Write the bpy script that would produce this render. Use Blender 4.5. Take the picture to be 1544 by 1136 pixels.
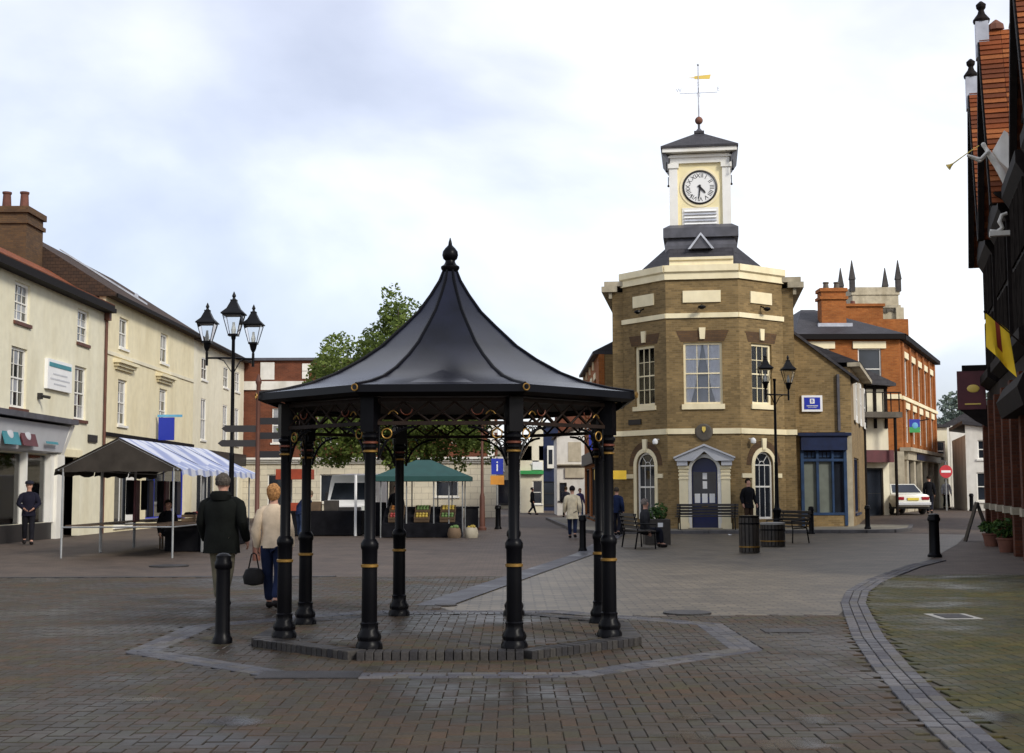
import bpy, bmesh, math, random
from mathutils import Matrix, Vector
R = math.radians
random.seed(7)
SC = bpy.context.scene
for o in list(bpy.data.objects): bpy.data.objects.remove(o)
COL = SC.collection

# ------------------------------------------------------------------ camera, sky, sun, exposure
cam_d = bpy.data.cameras.new('camera'); cam = bpy.data.objects.new('camera', cam_d); COL.objects.link(cam)
cam_d.sensor_width = 36; cam_d.lens = 46.63; cam_d.clip_end = 2000
cam.matrix_world = Matrix.Translation((0, 0, 1.55)) @ Matrix.Rotation(R(94.9), 4, 'X') @ Matrix.Rotation(R(-.2), 4, 'Z')
SC.camera = cam
SUN_EL, SUN_AZ = 33, 138          # azimuth clockwise from +Y : behind the camera, to the right
W = bpy.data.worlds.new('World'); SC.world = W; W.use_nodes = True
nt = W.node_tree; nt.nodes.clear()
def N(t, **k):
    n = nt.nodes.new(t)
    for a, b in k.items(): setattr(n, a, b)
    return n
out = N('ShaderNodeOutputWorld'); add = N('ShaderNodeAddShader')
bg1 = N('ShaderNodeBackground'); bg2 = N('ShaderNodeBackground')
sky = N('ShaderNodeTexSky'); sky.sky_type = 'NISHITA'; sky.sun_disc = False
sky.sun_elevation = R(SUN_EL); sky.sun_rotation = R(SUN_AZ)
bg1.inputs['Strength'].default_value = .05
tc = N('ShaderNodeTexCoord'); sep = N('ShaderNodeSeparateXYZ')
nt.links.new(tc.outputs['Generated'], sep.inputs[0])
zz = N('ShaderNodeMath', operation='ADD'); zz.inputs[1].default_value = .45
zm = N('ShaderNodeMath', operation='MAXIMUM'); zm.inputs[1].default_value = 0
nt.links.new(sep.outputs['Z'], zm.inputs[0]); nt.links.new(zm.outputs[0], zz.inputs[0])
dx = N('ShaderNodeMath', operation='DIVIDE'); dy = N('ShaderNodeMath', operation='DIVIDE')
nt.links.new(sep.outputs['X'], dx.inputs[0]); nt.links.new(zz.outputs[0], dx.inputs[1])
nt.links.new(sep.outputs['Y'], dy.inputs[0]); nt.links.new(zz.outputs[0], dy.inputs[1])
cmb = N('ShaderNodeCombineXYZ'); nt.links.new(dx.outputs[0], cmb.inputs[0]); nt.links.new(dy.outputs[0], cmb.inputs[1])
cmb.inputs[2].default_value = 6.2
nz = N('ShaderNodeTexNoise'); nz.inputs['Scale'].default_value = 1.5; nz.inputs['Detail'].default_value = 7; nz.inputs['Roughness'].default_value = .47; nz.inputs['Distortion'].default_value = .35
nt.links.new(cmb.outputs[0], nz.inputs['Vector'])
rp = N('ShaderNodeValToRGB'); rp.color_ramp.elements[0].position = .38; rp.color_ramp.elements[1].position = .63
rp.color_ramp.elements[0].color = (.34, .35, .43, 1); rp.color_ramp.elements[1].color = (.84, .83, .84, 1)
e = rp.color_ramp.elements.new(.51); e.color = (.54, .55, .63, 1)
nt.links.new(nz.outputs['Fac'], rp.inputs[0])
nt.links.new(rp.outputs[0], bg2.inputs['Color']); bg2.inputs['Strength'].default_value = 1.0
nt.links.new(sky.outputs[0], bg1.inputs['Color'])
nt.links.new(bg1.outputs[0], add.inputs[0]); nt.links.new(bg2.outputs[0], add.inputs[1]); nt.links.new(add.outputs[0], out.inputs[0])
sd = bpy.data.lights.new('sun', 'SUN'); sd.energy = 2.4; sd.angle = R(14); sd.color = (1, .95, .86)
sun = bpy.data.objects.new('sun', sd); COL.objects.link(sun)
a, el = R(SUN_AZ), R(SUN_EL)
sv = Vector((math.sin(a)*math.cos(el), math.cos(a)*math.cos(el), math.sin(el)))
sun.rotation_euler = sv.to_track_quat('Z', 'Y').to_euler()
SC.view_settings.view_transform = 'Standard'; SC.view_settings.look = 'None'
SC.view_settings.exposure = .22; SC.view_settings.gamma = 1; SC.view_settings.use_curve_mapping = False

# ------------------------------------------------------------------ materials
MATS = {}
def mat(name, col, rough=.6, metal=0, var=.12, vscale=3.0, bump=0, bscale=30, spec=.5, stain=0, stain_scale=.6):
    """plain procedural material: base colour, small noise variation, optional weather stains and bump"""
    m = bpy.data.materials.new(name); m.use_nodes = True; t = m.node_tree; p = t.nodes['Principled BSDF']
    p.inputs['Roughness'].default_value = rough; p.inputs['Metallic'].default_value = metal
    p.inputs['Specular IOR Level'].default_value = spec
    g = t.nodes.new('ShaderNodeNewGeometry')
    n = t.nodes.new('ShaderNodeTexNoise'); n.inputs['Scale'].default_value = vscale; n.inputs['Detail'].default_value = 6
    t.links.new(g.outputs['Position'], n.inputs['Vector'])
    r = t.nodes.new('ShaderNodeValToRGB')
    r.color_ramp.elements[0].position = .3; r.color_ramp.elements[1].position = .7
    r.color_ramp.elements[0].color = (*[c*(1-var) for c in col], 1); r.color_ramp.elements[1].color = (*[min(1, c*(1+var)) for c in col], 1)
    t.links.new(n.outputs['Fac'], r.inputs[0]); src = r.outputs[0]
    if stain:
        mp = t.nodes.new('ShaderNodeMapping'); mp.inputs['Scale'].default_value = (stain_scale, stain_scale, stain_scale*.25)
        t.links.new(g.outputs['Position'], mp.inputs[0])
        n2 = t.nodes.new('ShaderNodeTexNoise'); n2.inputs['Scale'].default_value = 1.6; n2.inputs['Detail'].default_value = 8; n2.inputs['Roughness'].default_value = .65
        t.links.new(mp.outputs[0], n2.inputs['Vector'])
        r2 = t.nodes.new('ShaderNodeValToRGB'); r2.color_ramp.elements[0].position = .42; r2.color_ramp.elements[1].position = .72
        r2.color_ramp.elements[0].color = (1, 1, 1, 1); k = 1-stain; r2.color_ramp.elements[1].color = (k, k*.97, k*.9, 1)
        t.links.new(n2.outputs['Fac'], r2.inputs[0])
        mx = t.nodes.new('ShaderNodeMixRGB'); mx.blend_type = 'MULTIPLY'; mx.inputs[0].default_value = 1
        t.links.new(src, mx.inputs[1]); t.links.new(r2.outputs[0], mx.inputs[2]); src = mx.outputs[0]
    t.links.new(src, p.inputs['Base Color'])
    if bump:
        n3 = t.nodes.new('ShaderNodeTexNoise'); n3.inputs['Scale'].default_value = bscale; n3.inputs['Detail'].default_value = 5
        t.links.new(g.outputs['Position'], n3.inputs['Vector'])
        b = t.nodes.new('ShaderNodeBump'); b.inputs['Strength'].default_value = bump; b.inputs['Distance'].default_value = .02
        t.links.new(n3.outputs['Fac'], b.inputs['Height']); t.links.new(b.outputs[0], p.inputs['Normal'])
    MATS[name] = m; return m
def brick(name, c1, c2, cm, bw=.225, bh=.075, mort=.008, rough=.85, stain=.35, bump=.5, offset=.5):
    """coursed material on the metre UVs: bricks, slates, roof tiles too far off to be told apart"""
    m = bpy.data.materials.new(name); m.use_nodes = True; t = m.node_tree; p = t.nodes['Principled BSDF']
    p.inputs['Roughness'].default_value = rough; p.inputs['Specular IOR Level'].default_value = .25
    uv = t.nodes.new('ShaderNodeUVMap'); uv.uv_map = 'UVMap'
    b = t.nodes.new('ShaderNodeTexBrick'); b.offset = offset
    b.inputs['Scale'].default_value = 1; b.inputs['Brick Width'].default_value = bw; b.inputs['Row Height'].default_value = bh
    b.inputs['Mortar Size'].default_value = mort; b.inputs['Mortar Smooth'].default_value = .2; b.inputs['Bias'].default_value = 0
    b.inputs['Color1'].default_value = (*c1, 1); b.inputs['Color2'].default_value = (*c2, 1); b.inputs['Mortar'].default_value = (*cm, 1)
    t.links.new(uv.outputs[0], b.inputs['Vector'])
    g = t.nodes.new('ShaderNodeNewGeometry')
    n = t.nodes.new('ShaderNodeTexNoise'); n.inputs['Scale'].default_value = .9; n.inputs['Detail'].default_value = 9; n.inputs['Roughness'].default_value = .7
    t.links.new(g.outputs['Position'], n.inputs['Vector'])
    r = t.nodes.new('ShaderNodeValToRGB'); r.color_ramp.elements[0].position = .3; r.color_ramp.elements[1].position = .7
    k = 1-stain; r.color_ramp.elements[0].color = (k, k, k, 1); r.color_ramp.elements[1].color = (1.1, 1.08, 1.04, 1)
    t.links.new(n.outputs['Fac'], r.inputs[0])
    mx = t.nodes.new('ShaderNodeMixRGB'); mx.blend_type = 'MULTIPLY'; mx.inputs[0].default_value = 1
    t.links.new(b.outputs['Color'], mx.inputs[1]); t.links.new(r.outputs[0], mx.inputs[2]); t.links.new(mx.outputs[0], p.inputs['Base Color'])
    bp = t.nodes.new('ShaderNodeBump'); bp.inputs['Strength'].default_value = bump; bp.inputs['Distance'].default_value = .012; bp.invert = True
    t.links.new(b.outputs['Fac'], bp.inputs['Height']); t.links.new(bp.outputs[0], p.inputs['Normal'])
    MATS[name] = m; return m
def paver_mat(name, cols, dark=.5, wet=True, rough=(.34, .8), spec=.13):
    """clay paver: colour differs from piece to piece, damp darker patches with a lower roughness"""
    m = bpy.data.materials.new(name); m.use_nodes = True; t = m.node_tree; p = t.nodes['Principled BSDF']; p.inputs['Specular IOR Level'].default_value = spec
    g = t.nodes.new('ShaderNodeNewGeometry'); oi = t.nodes.new('ShaderNodeObjectInfo')
    ad = t.nodes.new('ShaderNodeMath'); ad.operation = 'ADD'; fr = t.nodes.new('ShaderNodeMath'); fr.operation = 'FRACT'
    t.links.new(g.outputs['Random Per Island'], ad.inputs[0]); t.links.new(oi.outputs['Random'], ad.inputs[1]); t.links.new(ad.outputs[0], fr.inputs[0])
    r = t.nodes.new('ShaderNodeValToRGB'); r.color_ramp.interpolation = 'CONSTANT'
    els = r.color_ramp.elements
    while len(els) < len(cols): els.new(.5)
    for i, c in enumerate(cols): els[i].position = i/len(cols); els[i].color = (*c, 1)
    t.links.new(fr.outputs[0], r.inputs[0])
    n = t.nodes.new('ShaderNodeTexNoise'); n.inputs['Scale'].default_value = .55; n.inputs['Detail'].default_value = 7; n.inputs['Roughness'].default_value = .6
    t.links.new(g.outputs['Position'], n.inputs['Vector'])
    rr = t.nodes.new('ShaderNodeValToRGB'); rr.color_ramp.elements[0].position = .40; rr.color_ramp.elements[1].position = .60
    rr.color_ramp.elements[0].color = (dark, dark, dark, 1); rr.color_ramp.elements[1].color = (1, 1, 1, 1)
    t.links.new(n.outputs['Fac'], rr.inputs[0])
    n2 = t.nodes.new('ShaderNodeTexNoise'); n2.inputs['Scale'].default_value = 45; n2.inputs['Detail'].default_value = 4
    t.links.new(g.outputs['Position'], n2.inputs['Vector'])
    r3 = t.nodes.new('ShaderNodeValToRGB'); r3.color_ramp.elements[0].position = .3; r3.color_ramp.elements[1].position = .7
    r3.color_ramp.elements[0].color = (.7, .7, .7, 1); r3.color_ramp.elements[1].color = (1.15, 1.15, 1.15, 1)
    t.links.new(n2.outputs['Fac'], r3.inputs[0])
    mx = t.nodes.new('ShaderNodeMixRGB'); mx.blend_type = 'MULTIPLY'; mx.inputs[0].default_value = 1
    m2 = t.nodes.new('ShaderNodeMixRGB'); m2.blend_type = 'MULTIPLY'; m2.inputs[0].default_value = 1
    t.links.new(r.outputs[0], mx.inputs[1]); t.links.new(rr.outputs[0], mx.inputs[2])
    t.links.new(mx.outputs[0], m2.inputs[1]); t.links.new(r3.outputs[0], m2.inputs[2]); t.links.new(m2.outputs[0], p.inputs['Base Color'])
    mr = t.nodes.new('ShaderNodeMapRange'); mr.inputs['From Min'].default_value = .38; mr.inputs['From Max'].default_value = .62
    mr.inputs['To Min'].default_value = rough[0]; mr.inputs['To Max'].default_value = rough[1]
    t.links.new(n.outputs['Fac'], mr.inputs['Value']); t.links.new(mr.outputs[0], p.inputs['Roughness'])
    b = t.nodes.new('ShaderNodeBump'); b.inputs['Strength'].default_value = .35; b.inputs['Distance'].default_value = .004
    t.links.new(n2.outputs['Fac'], b.inputs['Height']); t.links.new(b.outputs[0], p.inputs['Normal'])
    MATS[name] = m; return m
def glass(name, tint=(.985, .99, 1.0), clear=.8):
    m = bpy.data.materials.new(name); m.use_nodes = True; t = m.node_tree; t.nodes.clear()
    o = t.nodes.new('ShaderNodeOutputMaterial'); mx = t.nodes.new('ShaderNodeMixShader'); f = t.nodes.new('ShaderNodeFresnel'); f.inputs['IOR'].default_value = 1.5
    tr = t.nodes.new('ShaderNodeBsdfTransparent'); tr.inputs[0].default_value = (*[c*clear for c in tint], 1)
    gl = t.nodes.new('ShaderNodeBsdfGlossy'); gl.inputs['Roughness'].default_value = .03
    t.links.new(f.outputs[0], mx.inputs[0]); t.links.new(tr.outputs[0], mx.inputs[1]); t.links.new(gl.outputs[0], mx.inputs[2]); t.links.new(mx.outputs[0], o.inputs[0])
    MATS[name] = m; return m
mat('cream', (.75, .71, .54), .8, stain=.12, var=.05, bump=.1)
mat('cream_yellow', (.77, .69, .47), .8, stain=.12, var=.05, bump=.1)
mat('cream_pale', (.76, .71, .55), .8, stain=.14, var=.05, bump=.1)
mat('white', (.80, .79, .74), .5, var=.04, stain=.1)
mat('white_render', (.72, .70, .64), .8, var=.06, stain=.3, bump=.1)
mat('stone_cream', (.88, .78, .52), .7, var=.06, stain=.12)
mat('stone', (.42, .37, .27), .85, var=.2, stain=.4, bump=.3)
mat('stone_pale', (.47, .41, .29), .85, var=.15, stain=.35, bump=.3)
mat('stone_dark', (.11, .095, .075), .85, var=.25, stain=.4, bump=.3)
mat('clock_yellow', (.84, .74, .44), .55, var=.03, stain=.08)
mat('black_iron', (.0025, .0025, .0035), .36, var=.3, spec=.11)
mat('black_iron_worn', (.006, .006, .007), .5, var=.5, bump=.1, spec=.2)
mat('roof_metal', (.005, .006, .013), .26, var=.6, vscale=2.2, spec=.27)
mat('gold', (.25, .14, .03), .45, metal=.6, var=.1)
mat('copper_red', (.12, .03, .012), .45, metal=.3, var=.1)
mat('dark_wood', (.014, .007, .004), .65, var=.4, vscale=9, spec=.2)
mat('brown_wood', (.075, .045, .025), .65, var=.35, vscale=8)
mat('bench_wood', (.030, .024, .018), .6, var=.3, vscale=8)
mat('timber_black', (.010, .007, .006), .75, var=.4, vscale=6, spec=.15)
mat('panel_buff', (.52, .46, .34), .85, var=.1, stain=.4)
mat('lead', (.085, .085, .10), .45, var=.25, stain=.3)
mat('lead_light', (.45, .47, .52), .5, var=.2)
mat('glass_dark', (.018, .022, .030), .06, var=.5, vscale=.7)
mat('glass_net', (.26, .27, .29), .15, var=.35, vscale=2)
mat('glass_lead', (.10, .10, .085), .12, var=.4, vscale=1.2)
mat('room_dark', (.012, .010, .010), .9)  # near-black colour stands in for unlit interiors behind openings
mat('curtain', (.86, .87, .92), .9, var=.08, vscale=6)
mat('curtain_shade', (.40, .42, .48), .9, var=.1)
mat('navy', (.010, .016, .085), .35, var=.15)
mat('shop_blue', (.006, .014, .05), .4, var=.3)
mat('shop_blue_light', (.010, .035, .09), .45, var=.3)
mat('shop_panel', (.13, .145, .12), .45, var=.15)
mat('sign_blue', (.012, .030, .36), .4, var=.05)
mat('sky_blue', (.12, .38, .60), .5)
mat('sign_white', (.80, .80, .78), .5, var=.03)
mat('sign_grey', (.55, .56, .58), .5, var=.05)
mat('sign_teal', (.04, .22, .26), .5)
mat('sign_maroon', (.10, .02, .025), .5, var=.2)
mat('sign_orange', (.62, .26, .03), .5)
mat('sign_yellow', (.85, .55, .04), .5)
mat('sign_red', (.50, .02, .03), .45)
mat('sign_green', (.04, .32, .08), .5)
mat('sign_black', (.015, .013, .013), .5)
mat('flag_yellow', (.85, .56, .02), .8, var=.1)
mat('flag_red', (.25, .03, .01), .8)
mat('plaster_white', (.74, .72, .66), .6, var=.1, stain=.3)
mat('gold_paint', (.80, .58, .12), .4, var=.1)
mat('terracotta', (.16, .065, .04), .85, var=.3)
mat('chimney_pot', (.12, .045, .03), .85, var=.3)
mat('pipe_red', (.10, .035, .02), .6, var=.2)
mat('gutter', (.010, .008, .008), .7, spec=.12)
mat('steel', (.30, .31, .31), .45, metal=.6, var=.2)
mat('tarp_dark', (.040, .034, .028), .85, var=.25, spec=.1)
mat('tarp_green', (.008, .055, .048), .7, var=.15)
mat('van_white', (.78, .78, .78), .3, var=.03)
mat('car_white', (.70, .69, .60), .28, var=.03)
mat('rubber', (.012, .012, .012), .8)
mat('chrome', (.6, .6, .6), .2, metal=1)
mat('lamp_red', (.30, .012, .02), .25)
mat('plate_yellow', (.70, .55, .06), .5)
mat('lamp_glass', (.56, .58, .54), .18, var=.15)
mat('water', (.025, .026, .028), .12, var=.2, vscale=1.2, spec=.7)
mat('cover_iron', (.028, .025, .024), .55, metal=.3, var=.4, bump=.5, bscale=60)
mat('concrete', (.30, .29, .26), .85, var=.2, bump=.2)
mat('paving_slab', (.22, .20, .15), .8, var=.2, stain=.5)
mat('kerb', (.10, .095, .095), .7, var=.25, stain=.4)
mat('bedding', (.050, .040, .028), .95, var=.3)
mat('skin', (.50, .27, .19), .6, var=.05)
mat('soil', (.03, .02, .013), .95)
mat('paper', (.80, .80, .78), .8, var=.03)
mat('cabbage', (.09, .15, .04), .7, var=.4)
mat('orange_fruit', (.35, .13, .02), .6, var=.2)
mat('apple', (.22, .025, .02), .5, var=.3)
mat('yellow_fruit', (.38, .27, .04), .6, var=.2)
mat('crate', (.14, .09, .05), .8, var=.3)
mat('cloth_dark', (.009, .009, .011), .9, var=.4, spec=.06)
mat('cloth_red', (.30, .05, .02), .9, var=.2)
mat('bark', (.055, .042, .03), .9, var=.4, bump=.5)
mat('haze_leaf', (.16, .20, .16), .9, var=.3)  # leaf green paled and greyed, distance haze put into the colour
brick('brick_buff', (.31, .215, .095), (.185, .128, .056), (.27, .20, .11))
brick('brick_buff_light', (.30, .21, .10), (.22, .15, .07), (.27, .2, .11))
brick('brick_orange', (.42, .145, .036), (.31, .095, .022), (.32, .15, .06))
brick('brick_red', (.19, .06, .030), (.14, .045, .024), (.17, .085, .055))
brick('brick_brown', (.10, .06, .035), (.15, .085, .04), (.10, .07, .045))
brick('brick_pub', (.14, .042, .018), (.08, .024, .012), (.09, .045, .03), stain=.45)
brick('slate', (.060, .058, .066), (.045, .043, .05), (.03, .03, .033), .3, .18, .006, rough=.6, stain=.4, bump=.7)
brick('tile_brown', (.075, .045, .030), (.052, .034, .026), (.03, .02, .016), .2, .13, .008, stain=.4, bump=.8)
brick('tile_orange', (.32, .10, .04), (.22, .065, .03), (.10, .04, .02), .2, .13, .008, stain=.4, bump=.8)
brick('ashlar', (.66, .61, .48), (.60, .55, .43), (.38, .34, .27), .8, .35, .012, stain=.25, bump=.3)
brick('far_pavers', (.135, .100, .078), (.092, .072, .058), (.055, .042, .032), .2, .1, .006, rough=.7, stain=.45, bump=.2)
brick('lane_setts', (.185, .155, .11), (.11, .095, .072), (.065, .056, .043), .30, .15, .014, rough=.5, stain=.5, bump=.4)
paver_mat('pavers_brown', [(.080, .060, .039), (.070, .056, .039), (.087, .058, .037), (.066, .057, .042), (.077, .054, .036), (.073, .063, .037), (.063, .052, .038)], dark=.45)
paver_mat('pavers_olive', [(.074, .066, .022), (.060, .058, .020), (.086, .074, .026), (.054, .056, .024), (.070, .056, .018), (.056, .052, .018)], dark=.5)
paver_mat('setts_grey', [(.120, .118, .125), (.095, .095, .105), (.140, .132, .132), (.085, .082, .090), (.12, .112, .10)], dark=.6)
paver_mat('kerb_bricks', [(.042, .039, .038), (.052, .048, .046), (.036, .034, .035), (.058, .053, .048)], dark=.7)
paver_mat('plant_leaf', [(.06, .12, .03), (.09, .15, .03), (.04, .09, .025)], dark=.8, rough=(.5, .7))
paver_mat('roof_tiles', [(.34, .105, .035), (.26, .075, .028), (.40, .14, .05), (.20, .065, .03)], dark=.7, rough=(.7, .85))
glass('glass_clear', clear=.99)
def leaf_mat(name, cols):
    m = paver_mat(name, cols, dark=.8, rough=(.5, .7)); t = m.node_tree; p = t.nodes['Principled BSDF']; o = t.nodes['Material Output']
    tl = t.nodes.new('ShaderNodeBsdfTranslucent'); mx = t.nodes.new('ShaderNodeMixShader'); mx.inputs[0].default_value = .42
    t.links.new(p.inputs['Base Color'].links[0].from_socket, tl.inputs[0]); t.links.new(p.outputs[0], mx.inputs[1]); t.links.new(tl.outputs[0], mx.inputs[2]); t.links.new(mx.outputs[0], o.inputs['Surface'])
leaf_mat('crown_leaf', [(.17, .23, .05), (.21, .28, .065), (.12, .17, .04), (.27, .34, .10), (.09, .13, .035)])
def puddle_mat():
    m = bpy.data.materials.new('water_film'); m.use_nodes = True; t = m.node_tree; p = t.nodes['Principled BSDF']; o = t.nodes['Material Output']
    p.inputs['Base Color'].default_value = (.035, .034, .034, 1); p.inputs['Roughness'].default_value = .16
    tc_ = t.nodes.new('ShaderNodeTexCoord'); ln = t.nodes.new('ShaderNodeVectorMath'); ln.operation = 'LENGTH'; t.links.new(tc_.outputs['Object'], ln.inputs[0])
    g = t.nodes.new('ShaderNodeNewGeometry'); n = t.nodes.new('ShaderNodeTexNoise'); n.inputs['Scale'].default_value = 5; n.inputs['Detail'].default_value = 5; t.links.new(g.outputs['Position'], n.inputs['Vector'])
    ml = t.nodes.new('ShaderNodeMath'); ml.operation = 'MULTIPLY_ADD'; ml.inputs[1].default_value = 1.1; t.links.new(n.outputs['Fac'], ml.inputs[0]); t.links.new(ln.outputs['Value'], ml.inputs[2])
    mr = t.nodes.new('ShaderNodeMapRange'); mr.interpolation_type = 'SMOOTHSTEP'; mr.inputs['From Min'].default_value = .80; mr.inputs['From Max'].default_value = 1.35; mr.inputs['To Min'].default_value = .45; mr.inputs['To Max'].default_value = 0
    t.links.new(ml.outputs[0], mr.inputs['Value']); tr = t.nodes.new('ShaderNodeBsdfTransparent'); mx = t.nodes.new('ShaderNodeMixShader')
    t.links.new(mr.outputs[0], mx.inputs[0]); t.links.new(tr.outputs[0], mx.inputs[1]); t.links.new(p.outputs[0], mx.inputs[2]); t.links.new(mx.outputs[0], o.inputs['Surface']); MATS['water_film'] = m
puddle_mat()

# ------------------------------------------------------------------ mesh helpers
def TR(x=0, y=0, z=0, rz=0): return Matrix.Translation((x, y, z)) @ Matrix.Rotation(R(rz), 4, 'Z')
I4 = Matrix.Identity(4)
class MB:
    def __init__(s, F=None): s.v = []; s.f = []; s.F = F or I4
    def p(s, *c): s.v.append(tuple(s.F @ Vector(c))); return len(s.v)-1
    def poly(s, pts): s.f.append([s.p(*q) for q in pts]); return s
    def box(s, x0, x1, y0, y1, z0, z1):
        i = [s.p(x, y, z) for z in (z0, z1) for y in (y0, y1) for x in (x0, x1)]
        for q in ((0, 2, 3, 1), (4, 5, 7, 6), (0, 1, 5, 4), (1, 3, 7, 5), (3, 2, 6, 7), (2, 0, 4, 6)): s.f.append([i[k] for k in q])
        return s
    def prism(s, pts, z0, z1, top=None):
        """vertical extrusion of an xy outline (optionally another outline on top)"""
        top = top or pts; n = len(pts)
        a = [s.p(x, y, z0) for x, y in pts]; b = [s.p(x, y, z1) for x, y in top]
        for k in range(n): s.f.append([a[k], a[(k+1) % n], b[(k+1) % n], b[k]])
        s.f.append(a[::-1]); s.f.append(b); return s
    def slab(s, pts, y0, y1):
        """extrusion along y of an xz outline"""
        n = len(pts); a = [s.p(x, y0, z) for x, z in pts]; b = [s.p(x, y1, z) for x, z in pts]
        for k in range(n): s.f.append([a[k], b[k], b[(k+1) % n], a[(k+1) % n]])
        s.f.append(a); s.f.append(b[::-1]); return s
    def side(s, pts, x0, x1):
        """extrusion along x of a yz outline"""
        n = len(pts); a = [s.p(x0, y, z) for y, z in pts]; b = [s.p(x1, y, z) for y, z in pts]
        for k in range(n): s.f.append([a[k], a[(k+1) % n], b[(k+1) % n], b[k]])
        s.f.append(a[::-1]); s.f.append(b); return s
    def lathe(s, prof, n=16, c=(0, 0), a0=0, sq=1):
        rings = []
        for r, z in prof:
            rings.append([s.p(c[0]+r*math.cos(a0+2*math.pi*k/n), c[1]+r*sq*math.sin(a0+2*math.pi*k/n), z) for k in range(n)])
        for A, B in zip(rings, rings[1:]):
            for k in range(n): s.f.append([A[k], A[(k+1) % n], B[(k+1) % n], B[k]])
        s.f.append(rings[0][::-1]); s.f.append(rings[-1]); return s
    def tube(s, pts, r, n=8):
        pts = [Vector(q) for q in pts]; m = len(pts); rr = r if isinstance(r, (list, tuple)) else [r]*m
        rings = []; u = None
        for k, q in enumerate(pts):
            d = (pts[min(k+1, m-1)]-pts[max(k-1, 0)]).normalized()
            if u is None: u = d.cross(Vector((0, 0, 1)) if abs(d.z) < .95 else Vector((1, 0, 0))).normalized()
            u = (u-d*u.dot(d)).normalized(); w = d.cross(u)
            rings.append([s.p(*(q+(u*math.cos(2*math.pi*j/n)+w*math.sin(2*math.pi*j/n))*rr[k])) for j in range(n)])
        for A, B in zip(rings, rings[1:]):
            for j in range(n): s.f.append([A[j], A[(j+1) % n], B[(j+1) % n], B[j]])
        s.f.append(rings[0][::-1]); s.f.append(rings[-1]); return s
    def ball(s, c, r, n=12, m=8, sc=(1, 1, 1)):
        return s.lathe_at(c, [(r*max(.02, math.sin(math.pi*k/m)), -r*math.cos(math.pi*k/m)) for k in range(m+1)], n, sc)
    def lathe_at(s, c, prof, n, sc=(1, 1, 1)):
        rings = [[s.p(c[0]+r*sc[0]*math.cos(2*math.pi*k/n), c[1]+r*sc[1]*math.sin(2*math.pi*k/n), c[2]+z*sc[2]) for k in range(n)] for r, z in prof]
        for A, B in zip(rings, rings[1:]):
            for k in range(n): s.f.append([A[k], A[(k+1) % n], B[(k+1) % n], B[k]])
        s.f.append(rings[0][::-1]); s.f.append(rings[-1]); return s
    def ring(s, c, r, t, ax='y', n=16):
        """torus-like ring in the xz plane (ax y)"""
        pts = [(c[0]+r*math.cos(2*math.pi*k/n), c[1], c[2]+r*math.sin(2*math.pi*k/n)) for k in range(n+1)]
        return s.tube(pts, t, 6)
    def mesh(s, name, smooth=False, bevel=0):
        me = bpy.data.meshes.new(name); me.from_pydata(s.v, [], s.f); me.update()
        bm = bmesh.new(); bm.from_mesh(me); bmesh.ops.remove_doubles(bm, verts=bm.verts, dist=1e-5)
        bmesh.ops.recalc_face_normals(bm, faces=bm.faces)
        if bevel: bmesh.ops.bevel(bm, geom=[e for e in bm.edges if len(e.link_faces) == 2 and e.calc_face_angle(0) > .5], offset=bevel, segments=2, affect='EDGES', profile=.6, clamp_overlap=True)
        bm.to_mesh(me); bm.free(); me.update()
        uvl = me.uv_layers.new(name='UVMap').data
        for pl in me.polygons:
            n = pl.normal
            if abs(n.z) > .97: t = Vector((1, 0, 0)); b = Vector((0, 1, 0))
            else: t = Vector((-n.y, n.x, 0)).normalized(); b = n.cross(t)
            if b.z < 0: b = -b
            for li in pl.loop_indices:
                co = me.vertices[me.loops[li].vertex_index].co; uvl[li].uv = (co.dot(t), co.dot(b))
        if smooth:
            for pl in me.polygons: pl.use_smooth = True
            me.set_sharp_from_angle(angle=R(40))
        return me
    def build(s, name, m, parent=None, smooth=False, bevel=0):
        return obj(name, s.mesh(name, smooth, bevel), m, parent)
def obj(name, me, m=None, parent=None):
    if m and not me.materials: me.materials.append(MATS[m])
    o = bpy.data.objects.new(name, me); COL.objects.link(o); o.parent = parent; return o
def tag(o, label, cat, group=None):
    o['label'] = label; o['category'] = cat
    if group: o['group'] = group
    return o
def thing(name, label, cat, loc=(0, 0, 0), rz=0, group=None):
    o = bpy.data.objects.new(name, None); COL.objects.link(o); o.location = loc; o.rotation_euler = (0, 0, R(rz)); o.empty_display_size = .3
    return tag(o, label, cat, group)
def struct(o): o['kind'] = 'structure'; return o
def stuff(o): o['kind'] = 'stuff'; return o
def copy_tree(o, parent=None):
    c = o.copy(); COL.objects.link(c); c.parent = parent
    for ch in list(o.children): copy_tree(ch, c)
    return c
def text(s, size, F, m, parent, name='lettering', depth=.004, align='CENTER'):
    cu = bpy.data.curves.new(name, 'FONT'); cu.body = s; cu.size = size; cu.extrude = depth; cu.align_x = align; cu.align_y = 'CENTER'; cu.resolution_u = 3
    t = bpy.data.objects.new(name, cu); COL.objects.link(t)
    dg = bpy.context.evaluated_depsgraph_get(); me = bpy.data.meshes.new_from_object(t.evaluated_get(dg))
    bpy.data.objects.remove(t); bpy.data.curves.remove(cu)
    me.transform(F @ Matrix.Rotation(R(90), 4, 'X')); me.name = name; me.materials.clear()
    return obj(name, me, m, parent)
def arc(cx, cz, r, a0, a1, n=10): return [(cx+r*math.cos(R(a0+(a1-a0)*k/n)), cz+r*math.sin(R(a0+(a1-a0)*k/n))) for k in range(n+1)]
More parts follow.
